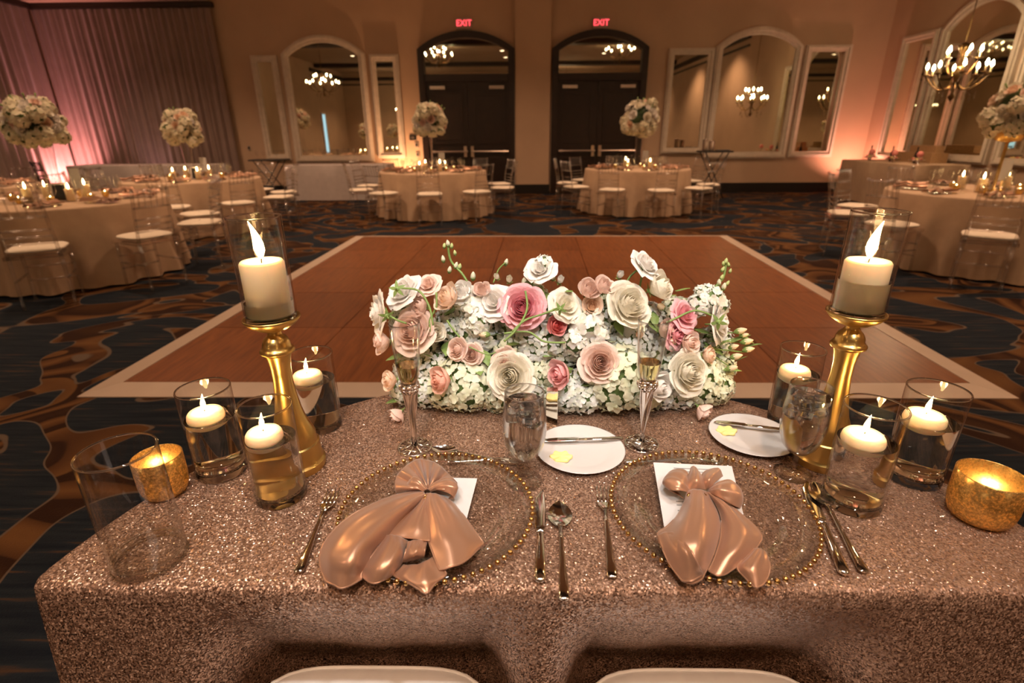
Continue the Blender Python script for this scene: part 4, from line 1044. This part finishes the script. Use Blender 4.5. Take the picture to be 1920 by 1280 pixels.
def knife(tail, head, label, z=0., s=1., thin=False):
    c, L = cut_obj('knife', tail, head, label, 'knife', 'knives', z)
    loft(G(), [(0, 0, .0055, .004*s, .002), (.004, 0, .0055, .0088*s, .0040), (L*.2, 0, .0055, .0082*s, .0044), (L*.40, 0, .0055, .0062*s, .0040), (L*.46, 0, .0055, .0058*s, .0032), (L*.475, 0, .0055, .0066*s, .0030)]).obj('handle', MT['silver'], c)
    loft(G(), [(L*.47, 0, .0055, .0052*s, .0016), (L*.55, .001*s, .005, .0092*s, .0011), (L*.75, .0015*s, .004, .0102*s, .0009), (L*.90, .001*s, .0032, .0085*s, .0008), (L*.97, -.002*s, .003, .0045*s, .0007), (L, -.004*s, .003, .0010, .0005)]).obj('blade', MT['silver'], c)
fork((560, 1078), (627, 922), 'dinner fork beside the left charger')
knife((1012, 1097), (1014, 922), 'dinner knife between the two place settings')
spoon((1058, 1130), (1048, 946), 'spoon next to the dinner knife, overhanging the table edge')
fork((1148, 1088), (1129, 918), 'dinner fork beside the right charger')
knife((1583, 1083), (1508, 905), 'dinner knife beside the right charger')
spoon((1620, 1078), (1524, 910), 'spoon outermost beside the right charger')
spoon((965, 872), (810, 846), 'dessert spoon above the left charger', .001, .8)
fork((838, 868), (985, 868), 'dessert fork above the left charger', .004, .7)
spoon((1300, 880), (1182, 836), 'dessert spoon below the right champagne flute', .001, .7)
fork((1170, 869), (1372, 866), 'dessert fork above the right charger', .004, .7)

# ---------------------------------------------------------------- chargers with beads
def charger(c0, r, label, nb):
    c = tag(empty('glass_charger', (c0[0], c0[1], Z0)), label, 'charger', 'beaded chargers')
    G().lathe([(.0005, .004), (r*.60, .004), (r*.66, .0055), (r*.69, .0095), (r*.80, .0125), (r*.965, .0150), (r*.975, .0125), (r*.80, .0085), (r*.70, .0050), (r*.62, .0008), (.0005, .0008)], 96, cap=False).obj('dish', MT['glassdish'], c)
    G().tube([(r*.655*cos(2*pi*i/80), r*.655*sin(2*pi*i/80), .0062) for i in range(80)], .0014, 6, closed=True).obj('well_ring', MT['glassdish'], c)
    me = G().sphere((0, 0, 0), .0042, 10, 7).mesh('bead')
    for i in range(nb):
        a = 2*pi*i/nb; link('bead', me, MT['bead'], c, (r*cos(a), r*sin(a), .0150))
    return c
CL = ((gz(632, 985)+gz(995, 960))/2); CR = ((gz(1147, 965)+gz(1524, 975))/2)
charger((-.140, .722), .1605, 'gold-beaded glass charger under the sweeping napkin', 74)
charger((.319, .728), .1640, 'gold-beaded glass charger under the menu and bow', 76)

# bread plates with butter
def bread(px, py, r, label, bp, kt, kh, side):
    p = gz(px, py); c = tag(link('bread_plate', G().lathe([(.0005, .004), (r*.60, .0045), (r*.68, .006), (r*.97, .012), (r, .0118), (r*.98, .0100), (r*.7, .0035), (r*.6, .0005), (.0005, .0005)], 64, cap=False).mesh('bread_plate'), MT['china'], None, (p.x, p.y, Z0)), label, 'plate', 'bread plates')
    q_ = gz(*bp, TZ+.008)
    def fn(u, v):
        a = 2*pi*u; R_ = .0165*(1+.10*cos(6*a)); rr = min(1, v*1.6); return (R_*rr*cos(a)*1.25, R_*rr*sin(a), .0050*(1-max(0, v-.62)/.38)+(.0016*cos(6*a) if v < .62 else 0)*rr)
    tag(G().grid(lambda u, v: fn(u, v), 36, 10, True).obj('butter_pat', MT['butter'], None, (q_.x, q_.y, Z0+.006)), 'yellow butter pat on the '+side+' bread plate', 'butter', 'butter pats')
    cc, L = cut_obj('butter_knife', kt, kh, 'small butter knife across the '+side+' bread plate', 'knife', 'butter knives', .0125)
    loft(G(), [(0, 0, .003, .0045, .0016), (.003, 0, .003, .0062, .0022), (L*.3, 0, .003, .0050, .0024), (L*.52, 0, .003, .0036, .0020)]).obj('handle', MT['silver'], cc)
    loft(G(), [(L*.51, 0, .003, .0034, .0014), (L*.56, -.002, .0026, .0072, .0009), (L*.8, -.002, .0022, .0078, .0007), (L*.95, -.001, .002, .0055, .0006), (L, .002, .002, .0012, .0004)]).obj('blade', MT['silver'], cc)
bread(1087, 848, .0900, 'white bread plate beside the centre goblet', (1052, 857), (1168, 824), (1012, 828), 'centre')
bread(1408, 822, .0860, 'white bread plate beside the right goblet', (1362, 808), (1470, 808), (1338, 792), 'right')

# menu cards
def menu(quad, label, hs, lines):
    P = [gz(x, y, TZ+h) for (x, y), h in zip(quad, hs)]; o = P[0].copy()
    c = tag(empty('menu_card', o), label, 'menu card', 'menu cards')
    up = Vector((0, 0, .0006)); vs = [p-o for p in P]+[p-o+up for p in P]
    G().add(vs, [(3, 2, 1, 0), (4, 5, 6, 7), (0, 1, 5, 4), (1, 2, 6, 5), (2, 3, 7, 6), (3, 0, 4, 7)]).obj('card', MT['paper'], c, smooth=False)
    g = G()
    for u0, u1, v in lines:
        f = lambda u, v_: (P[0].lerp(P[1], u)).lerp(P[3].lerp(P[2], u), v_)-o+Vector((0, 0, .0009))
        a, b, d, e = f(u0, v), f(u1, v), f(u1, v+.011), f(u0, v+.011); g.add([a, b, d, e], [(0, 3, 2, 1)])
    if lines: g.obj('printed_lines', MT['ink'], c, smooth=False)
menu([(745, 893), (895, 897), (868, 1000), (742, 990)], 'white menu card half hidden under the left napkin', (.018, .018, .010, .010), [])
menu([(1225, 867), (1372, 874), (1412, 1040), (1254, 1040)], 'white menu card under the right napkin bow', (.020, .020, .010, .010), [(.25, .85, .06), (.3, .75, .10), (.20, .62, .47), (.20, .66, .51), (.20, .45, .57), (.22, .6, .62)])

# ---------------------------------------------------------------- satin napkins
def cr(p0, p1, p2, p3, t): return .5*((2*p1)+(-p0+p2)*t+(2*p0-5*p1+4*p2-p3)*t*t+(-p0+3*p1-3*p2+p3)*t**3)
def sample(pts, t):
    n = len(pts)-1; x = min(t*n, n-1e-6); i = int(x); f = x-i; g_ = lambda k_: pts[max(0, min(n, k_))]
    return cr(g_(i-1), g_(i), g_(i+1), g_(i+2), f)
def sheet(rows, name, parent, o, crop, nu=22, nv=22, thick=.0020, pl=(3, .0026), flat_=.60, hem=True):
    ox, oy, s = crop
    sq_ = lambda h: .0165+(h-.008)*flat_
    R_ = [[gz(ox+x/s, oy+y/s, TZ+sq_(h))-o for x, y, h in r] for r in rows]
    def fn(u, v):
        p = sample([sample(r, u) for r in R_], v)
        return (p.x, p.y, max(p.z, .0150)+pl[1]*cos(2*pi*pl[0]*u+1.2*sin(3*v))*(.12+.88*(1-v)**1.5)*sin(pi*min(1, v*3+.1)/2)*sin(pi*u)**.5)
    ob = G().grid(fn, nu, nv).obj(name, MT['satin'], parent)
    m = ob.modifiers.new('thickness', 'SOLIDIFY'); m.thickness = thick; m.offset = 0
    if hem:
        V = [(0, .35+.65*i/16) for i in range(17)]+[(i/16, 1) for i in range(1, 17)]+[(1, 1-.65*i/16) for i in range(1, 17)]
        G().tube([Vector(fn(u, v))+Vector((0, 0, .0006)) for u, v in V], .0015, 6).obj('hem', MT['satin'], ob)
    return ob
cA = (540, 820, 3.5556); cB = (1080, 820, 3.3103)
o = gz(540+935/3.5556, 820+345/3.5556); o = Vector((o.x, o.y, Z0))
na = tag(empty('satin_napkin', o), 'copper satin napkin tied in a fan, its tail sweeping off the charger', 'napkin', 'satin napkins')
fan = [(720, 372), (712, 320), (722, 262), (755, 218), (800, 180), (850, 150), (885, 140), (930, 150), (975, 165), (1020, 195), (1060, 232), (1100, 270), (1128, 305), (1120, 350)]
sheet([[(x, y, .030+(.014 if i % 2 else -.004)) for i, (x, y) in enumerate(fan)],
       [(x*.55+935*.45, y*.55+340*.45, .046+(.014 if i % 2 else -.012)) for i, (x, y) in enumerate(fan)],
       [(x*.18+935*.82, y*.18+345*.82, .042+(.006 if i % 2 else -.005)) for i, (x, y) in enumerate(fan)],
       [(x*.04+935*.96, y*.04+350*.96, .034) for x, y in fan]], 'fan', na, o, cA, 70, 18, hem=False)
sheet([[(930, 345, .040), (945, 352, .046), (950, 362, .040)], [(985, 295, .058), (1000, 320, .064), (1000, 350, .050)], [(1060, 270, .062), (1075, 315, .070), (1075, 372, .050)], [(1115, 300, .056), (1130, 335, .060), (1105, 405, .034)], [(1085, 330, .034), (1100, 365, .030), (1070, 410, .020)]], 'bow_loop', na, o, cA, hem=False)
sheet([[(930, 345, .042), (915, 350, .046), (905, 362, .042)], [(885, 280, .060), (868, 300, .066), (865, 345, .052)], [(840, 255, .058), (822, 290, .064), (820, 350, .046)], [(800, 300, .040), (790, 330, .040), (800, 360, .030)]], 'bow_loop', na, o, cA, hem=False)
sheet([[(895, 352, .038), (905, 365, .046), (915, 378, .046), (922, 392, .036)],
       [(760, 372, .036), (790, 400, .064), (830, 432, .066), (850, 462, .036)],
       [(600, 425, .034), (640, 470, .075), (700, 525, .074), (740, 575, .030)],
       [(430, 515, .028), (480, 560, .072), (580, 625, .076), (660, 670, .030)],
       [(300, 625, .020), (360, 680, .066), (480, 735, .072), (575, 755, .026)],
       [(225, 740, .012), (300, 800, .056), (430, 840, .058), (530, 840, .022)],
       [(215, 850, .008), (290, 890, .034), (390, 920, .034), (490, 905, .014)],
       [(250, 960, .007), (310, 985, .012), (370, 1005, .012), (490, 945, .008)]], 'tail', na, o, cA, 26, 40)
sheet([[(905, 385, .036), (920, 392, .044), (935, 392, .038)], [(830, 470, .040), (880, 490, .052), (935, 480, .046)], [(740, 570, .036), (840, 595, .048), (940, 590, .044)], [(650, 648, .034), (790, 668, .034), (945, 690, .040)]], 'centre_panel', na, o, cA)
sheet([[(655, 650, .040), (690, 650, .056), (740, 660, .040), (800, 690, .026)], [(630, 690, .034), (690, 700, .060), (750, 730, .052), (775, 760, .024)], [(560, 790, .026), (640, 800, .056), (730, 790, .050), (770, 800, .020)], [(500, 860, .018), (590, 880, .044), (690, 870, .040), (750, 850, .014)], [(490, 920, .008), (560, 972, .016), (640, 950, .018), (715, 900, .010)]], 'curl', na, o, cA)
sheet([[(800, 695, .030), (860, 685, .040), (930, 690, .030)], [(790, 740, .038), (850, 735, .050), (915, 740, .038)], [(775, 800, .028), (840, 780, .044), (905, 785, .028)], [(770, 830, .012), (840, 812, .020), (900, 800, .012)]], 'roll', na, o, cA)
sheet([[(770, 850, .016), (870, 845, .022), (970, 795, .020)], [(730, 890, .014), (870, 890, .026), (1000, 850, .020)], [(700, 915, .010), (880, 960, .022), (1055, 910, .012)], [(830, 985, .010), (915, 1005, .014), (990, 965, .010)], [(905, 1035, .008), (922, 1040, .008), (940, 1030, .008)]], 'under_panel', na, o, cA)
sheet([[(925, 370, .042), (950, 372, .050), (985, 375, .044), (1010, 385, .034)],
       [(900, 455, .044), (960, 440, .062), (1040, 430, .056), (1095, 430, .030)],
       [(912, 560, .040), (1000, 540, .060), (1110, 520, .052), (1180, 535, .026)],
       [(935, 680, .036), (1040, 650, .054), (1170, 630, .044), (1255, 640, .022)],
       [(965, 770, .030), (1080, 740, .042), (1210, 710, .032), (1300, 700, .014)],
       [(1010, 885, .020), (1100, 860, .026), (1190, 820, .020), (1285, 725, .010)]], 'right_panel', na, o, cA, 26, 30)
rg = G()
for i in range(12): a = 2*pi*i/12; q_ = gz(540+(935+48*cos(a))/3.5556, 820+(358+10*sin(a))/3.5556, TZ+.050)-o; rg.sphere(q_-Vector((0, 0, .012)), .0032, 8, 6)
rg.obj('bead_tie', MT['bead'], na)
o = gz(1080+760/3.3103, 820+320/3.3103); o = Vector((o.x, o.y, Z0))
nb_ = tag(empty('satin_napkin', o), 'copper satin napkin tied in a bow over the printed menu', 'napkin', 'satin napkins')
def loop(rows): sheet(rows, 'bow_loop', nb_, o, cB, hem=False)
loop([[(720, 300, .046), (705, 320, .050), (695, 340, .044)], [(690, 215, .058), (660, 270, .076), (650, 330, .062)], [(640, 195, .056), (600, 245, .078), (610, 330, .060)], [(580, 215, .050), (548, 265, .066), (575, 325, .046)], [(560, 270, .034), (552, 300, .034), (620, 350, .026)], [(640, 340, .024), (655, 365, .024), (680, 385, .022)]])
loop([[(715, 185, .044), (735, 180, .054), (765, 215, .046)], [(705, 215, .060), (745, 220, .080), (790, 260, .060)], [(690, 270, .060), (745, 265, .080), (800, 290, .058)], [(690, 335, .046), (750, 318, .056), (810, 325, .046)]])
loop([[(790, 320, .046), (810, 318, .050), (825, 322, .046)], [(775, 250, .058), (820, 260, .078), (850, 290, .060)], [(800, 210, .056), (850, 220, .076), (885, 260, .056)], [(860, 190, .046), (890, 195, .056), (910, 240, .040)]])
loop([[(825, 318, .048), (825, 328, .050), (820, 340, .044)], [(880, 280, .062), (880, 318, .080), (865, 358, .060)], [(950, 262, .060), (965, 320, .082), (930, 395, .058)], [(1005, 300, .050), (1025, 355, .066), (985, 425, .044)], [(1025, 345, .032), (1030, 400, .034), (1015, 440, .026)], [(960, 400, .022), (960, 420, .022), (950, 435, .020)]])
sheet([[(690, 335, .046), (730, 322, .056), (775, 325, .056), (808, 335, .046)],
       [(670, 400, .042), (725, 390, .074), (790, 390, .074), (850, 410, .044)],
       [(630, 480, .036), (710, 470, .082), (800, 470, .080), (885, 490, .040)],
       [(570, 550, .032), (680, 560, .082), (800, 560, .080), (890, 570, .036)],
       [(505, 605, .028), (660, 650, .074), (790, 660, .074), (870, 670, .032)],
       [(555, 720, .018), (650, 745, .050), (760, 755, .056), (835, 765, .024)],
       [(610, 830, .010), (680, 850, .026), (740, 850, .030), (800, 840, .014)],
       [(660, 890, .008), (705, 905, .012), (745, 900, .012), (780, 880, .008)]], 'tail', nb_, o, cB, 26, 36)
sheet([[(505, 606, .032), (570, 585, .052), (640, 600, .070)], [(535, 690, .026), (640, 680, .066), (710, 700, .078)], [(590, 800, .014), (680, 790, .046), (755, 790, .058)], [(660, 890, .010), (720, 890, .022), (785, 850, .020)]], 'tail_fold', nb_, o, cB)
sheet([[(805, 335, .044), (825, 340, .052), (840, 345, .044)],
       [(870, 420, .040), (920, 420, .062), (950, 415, .036)],
       [(900, 510, .036), (980, 500, .064), (1050, 495, .030)],
       [(900, 600, .032), (1020, 590, .060), (1150, 605, .024)],
       [(880, 690, .028), (990, 690, .050), (1110, 695, .022)],
       [(845, 780, .018), (930, 775, .032), (1010, 790, .016)],
       [(820, 825, .012), (880, 858, .016), (935, 845, .012)]], 'centre_panel', nb_, o, cB, 24, 32)
sheet([[(1105, 690, .026), (1140, 690, .034), (1170, 705, .026)], [(1060, 740, .024), (1120, 740, .044), (1190, 740, .026)], [(1000, 805, .016), (1090, 805, .038), (1203, 810, .020)], [(1050, 870, .010), (1110, 870, .024), (1190, 865, .012)], [(1095, 920, .008), (1125, 930, .010), (1160, 915, .008)]], 'side_tail', nb_, o, cB)
rg = G()
for i in range(12): a = 2*pi*i/12; q_ = gz(1080+(755+50*cos(a))/3.3103, 820+(322+10*sin(a))/3.3103, TZ+.056)-o; rg.sphere(q_-Vector((0, 0, .012)), .0032, 8, 6)
rg.obj('bead_tie', MT['bead'], nb_)

# ---------------------------------------------------------------- the low flower arrangement
FA = tag(empty('flower_arrangement', (.075, 1.17, TZ)), 'long low arrangement of white hydrangea and blush roses in a mirrored box', 'flowers')
FO = Vector((.075, 1.17, TZ))
def depth(px, py):
    v = max(0, min(1, (800-py)/300)); e = abs(px-1040)/370
    return 1.035+.13*v+.05*e*e
def fp(px, py, dd=0.): Y = depth(px, py)+dd; return gy(px, py, Y)-FO
def pxr(px, py, r, dd=0.): p = gy(px, py, depth(px, py)+dd); return r*(p-EYE).dot(_f)/FPX
def face(px, py, fx=0., fy=0., spread=.75):
    """mostly outwards: towards the viewer, sideways with the place in the mound, up with the height; fx, fy in picture terms add a turn"""
    v = Vector((spread*(px-1040)/370+fx, -.85, .35+.5*(700-py)/300-fy)); return v.normalized()
# mirrored box and dark greens inside
bx = G()
bevel(bx.box((0, -.03, .048), (.36, .11, .093)).obj('mirrored_box', MT['mirror'], FA, smooth=False), .003)
def core(u, v):
    a = 2*pi*u; t = pi*v; return (.29*sin(t)**.6*cos(a), .055*sin(t)*sin(a)+.045, .125-.085*cos(t))
G().grid(core, 28, 12, True).obj('leafy_core', MT['leaf'], FA)
HG, HW = (.82, .84, .68), (.82, .84, .83)
for px, py, r, col in ((882, 740, 66, HG), (1150, 738, 76, HG), (800, 752, 42, HW), (1068, 752, 48, HW), (1298, 726, 60, HG), (1240, 745, 42, HW), (900, 622, 56, HW), (1010, 640, 58, HW), (1015, 690, 46, HG), (1100, 630, 44, HW), (1180, 640, 54, HW),
                      (955, 655, 42, HG), (820, 690, 44, HW), (930, 700, 40, HG), (1245, 660, 44, HW), (1330, 700, 40, HG), (880, 590, 40, HW), (1060, 650, 44, HW), (1130, 600, 38, HW), (985, 740, 42, HW), (790, 640, 40, HG), (1340, 640, 38, HW), (762, 748, 34, HW), (842, 752, 50, HG), (935, 762, 42, HG), (1000, 772, 34, HW), (1095, 768, 44, HW), (1205, 766, 48, HG), (1268, 762, 44, HW), (1335, 742, 42, HG), (770, 690, 36, HW), (1350, 690, 34, HG), (845, 610, 40, HW), (960, 610, 40, HW), (1045, 590, 40, HW), (1210, 600, 42, HW), (1270, 590, 40, HG), (760, 600, 34, HG), (1145, 560, 34, HG), (1000, 560, 34, HG)):
    add_hyd(FA, fp(px, py, .035), pxr(px, py, r*.86, .035), col)
for px, py, r, kind, col, fx, fy in (
    (980, 576, 42, 'open', PINK, .0, .1), (1178, 572, 44, 'open', CREAM, .15, -.1), (1232, 540, 34, 'half', CREAM, .9, -.3), (1125, 679, 38, 'open', BLUSH, -.2, .0),
    (1054, 700, 30, 'half', (.86, .50, .50), -1.1, .15), (958, 705, 43, 'open', CREAM, .0, .0), (832, 711, 31, 'half', (.86, .55, .46), -.75, .1), (1290, 697, 42, 'open', CREAM, -.2, .0),
    (1228, 722, 34, 'half', WHITE, .4, .1), (775, 620, 42, 'open', BLUSH, .2, .0), (706, 588, 40, 'frill', WHITE, -1.3, .3), (752, 545, 38, 'frill', WHITE, -.3, -.8),
    (858, 655, 22, 'open', BLUSH, -.2, .0), (884, 664, 21, 'open', BLUSH, .2, .0), (802, 532, 26, 'frill', BLUSH, .1, -.6), (843, 562, 31, 'half', PEACH, -.6, -.6),
    (925, 566, 37, 'frill', WHITE, .0, -.1), (913, 592, 17, 'open', BLUSH, .0, .2), (1102, 545, 26, 'half', BLUSH, .2, -.4), (1132, 540, 24, 'half', BLUSH, .3, -.8), (1162, 517, 15, 'half', WHITE, .0, -.6),
    (1214, 494, 33, 'frill', WHITE, .9, -.9), (1042, 611, 22, 'half', CORAL, .3, .1), (1286, 590, 33, 'frill', PINK, .2, -.2), (1270, 628, 30, 'frill', PINK, .3, .3), (1353, 606, 38, 'frill', WHITE, .8, .1),
    (735, 712, 22, 'half', PEACH, -.6, .0), (747, 776, 22, 'half', BLUSH, -.2, .8), (1316, 768, 22, 'half', BLUSH, .3, .9), (1012, 503, 30, 'frill', WHITE, -.3, -.4), (1050, 526, 15, 'half', WHITE, .3, -.6), (1036, 520, 14, 'half', WHITE, -.3, -.6),
    (1063, 572, 34, 'frill', CREAM, .4, -.2), (946, 674, 24, 'open', BLUSH, -.1, .0), (1197, 627, 12, 'open', PEACH, .0, .0), (1245, 618, 24, 'half', BLUSH, .4, .0), (816, 622, 22, 'half', CREAM, .9, .2), (790, 575, 24, 'half', BLUSH, -.2, .0),
    (720, 640, 26, 'half', BLUSH, -.9, .2), (1110, 575, 22, 'half', PEACH, -.2, .0), (868, 548, 24, 'half', WHITE, -.1, -.4), (1325, 665, 20, 'half', PEACH, .6, .0), (955, 525, 14, 'half', CREAM, .2, -.5), (932, 520, 12, 'half', CREAM, -.2, -.6), (1255, 650, 16, 'half', WHITE, -.1, .2), (905, 545, 20, 'half', BLUSH, .1, -.5), (1290, 640, 24, 'half', BLUSH, .0, .2)):
    dd = -.02-.0006*r
    add_rose(FA, fp(px, py, dd), pxr(px, py, r*1.06, dd), face(px, py, fx, fy), col, kind, petals=r >= 20)
# blossoms with their backs turned: stems and green stars in front
def stem(pts, r=.0024, dd=-.05, name='stem'):
    P = [fp(x, y, dd) for x, y in pts]; n = 4*len(pts)
    return G().tube([sample(P, i/n) for i in range(n+1)], r, 6).obj(name, MT['green'], FA)
def star(px, py, s, dd, d):
    o_ = link('green_calyx', CALYX, MT['green'], FA, fp(px, py, dd)); q_ = pxr(px, py, s, dd); o_.scale = (q_, q_, q_); orient(o_, d, random.uniform(0, 6))
star(750, 543, 36, -.075, (.1, .8, -.3)); star(720, 585, 34, -.085, (-.5, .8, .2)); star(1345, 598, 38, -.06, (.2, .9, 0)); star(1052, 575, 30, -.075, (.2, .9, 0))
stem([(752, 540), (785, 545), (805, 575), (812, 610)], dd=-.075); stem([(818, 548), (818, 575), (806, 600), (808, 622)]); stem([(724, 588), (745, 600), (762, 606)], dd=-.08)
stem([(1345, 596), (1305, 582), (1270, 595), (1250, 605)], dd=-.055); stem([(960, 622), (985, 600), (1020, 588), (1050, 576)], dd=-.075); stem([(985, 545), (988, 580), (970, 615), (945, 640)], dd=-.075)
stem([(945, 625), (990, 622), (1020, 640), (1060, 642)], dd=-.06); stem([(1170, 545), (1180, 520), (1200, 502)], dd=0.); stem([(1196, 560), (1200, 535), (1205, 510)], dd=.0); stem([(838, 600), (850, 618), (862, 632)]); stem([(930, 660), (912, 664), (880, 650)], .0016)
# stock spikes and buds
def bud(px, py, r, d, col, dd=0., green=True):
    o_ = link('bud', BUD, MT['petal'], FA, fp(px, py, dd)); q_ = pxr(px, py, r, dd); o_.scale = (q_, q_, q_*1.25); o_.color = (*col, 1); orient(o_, d)
    if green: link('bud_sepal', BUDGREEN, MT['green'], o_)
stem([(885, 545), (868, 515), (846, 490), (840, 462)], .0030, .03); stem([(1330, 565), (1340, 540), (1356, 520), (1361, 496)], .0030, .03); stem([(925, 530), (935, 505), (948, 492)], .0018, .02)
for px, py, r in ((840, 457, 9), (833, 461, 7), (847, 461, 7), (831, 486, 9), (853, 474, 7), (843, 506, 9), (855, 498, 9), (862, 500, 8), (1361, 490, 8), (1356, 494, 6), (1366, 496, 6), (1355, 505, 7), (1369, 508, 6), (1353, 520, 7), (1348, 530, 9), (1357, 538, 10), (1364, 531, 7), (949, 492, 9), (887, 518, 11), (822, 545, 12), (983, 530, 12)):
    bud(px, py, r*1.2, (random.uniform(-.4, .4), -.2, 1), (.70, .78, .45) if r < 9 else (.86, .86, .72), .028)
for px, py, r in ((1388, 620, 14), (1400, 640, 14), (1403, 655, 13), (1380, 668, 14), (1330, 675, 16), (1372, 690, 13), (1395, 628, 10), (1240, 575, 15), (908, 627, 14), (1262, 640, 15), (1375, 650, 12)):
    bud(px, py, r*1.15, ((px-1300)/120, -.4, .4), (.88, .76, .58), -.03)
for pts in ([(1330, 640), (1365, 640), (1395, 642)], [(1320, 650), (1350, 655), (1395, 660)], [(1325, 630), (1360, 625), (1388, 622)], [(1330, 660), (1350, 675), (1372, 690)]): stem(pts, .0016, -.01)
for px, py, r in ((1332, 560, 24), (1310, 572, 20), (1348, 572, 18), (1325, 545, 13), (1312, 545, 10), (870, 560, 24), (900, 600, 24), (1100, 610, 30), (1080, 640, 24), (1120, 625, 22), (885, 575, 22), (1020, 495, 16), (895, 610, 20)):
    add_hyd(FA, fp(px, py, -.02), pxr(px, py, r, -.02), (.88, .87, .84), 'stock_blossom', STOCKM)
# leaves in the gaps
LV = [(812, 670, -.6), (790, 700, -1), (870, 640, .2), (905, 655, .5), (925, 600, .8), (975, 640, -.3), (1090, 705, .4), (1075, 690, -.6), (1030, 665, .2), (1215, 600, .5), (1240, 560, .8), (1300, 615, .9), (1340, 650, .7), (1365, 640, .9), (755, 745, -.8), (870, 700, .1), (1350, 690, .8), (1320, 640, .3), (1010, 535, .1), (1050, 545, .5), (930, 630, -.4),
      (1155, 600, .2), (820, 600, -.4), (770, 590, -.8), (835, 590, .1), (1265, 545, .6), (1180, 610, -.2), (800, 660, -1.), (780, 680, -.9), (840, 640, .4), (895, 690, .5), (1385, 625, .9), (1390, 650, 1.), (1375, 680, .9), (990, 540, -.4), (1025, 548, .3), (1095, 590, .1), (760, 662, -.7), (1085, 720, .2), (1225, 585, .3)]
for i, (px, py, sx) in enumerate(LV):
    o_ = link('leaf', LEAF, MT['leaf'] if i % 3 else MT['green'], FA, fp(px, py, -.01+.012*(i % 3))); s = pxr(px, py, random.uniform(30, 46)); o_.scale = (s, s, s)
    o_.rotation_mode = 'QUATERNION'; o_.rotation_quaternion = Vector((sx+random.uniform(-.5, .5), -.5, random.uniform(-.6, .6))).to_track_quat('Y', 'Z')
# small mirrored stand of the box, showing between the flowers
bevel(G().box(tuple(fp(1034, 768, -.03)), (.026, .020, .10)).obj('box_corner_post', MT['mirror'], FA, smooth=False), .001)
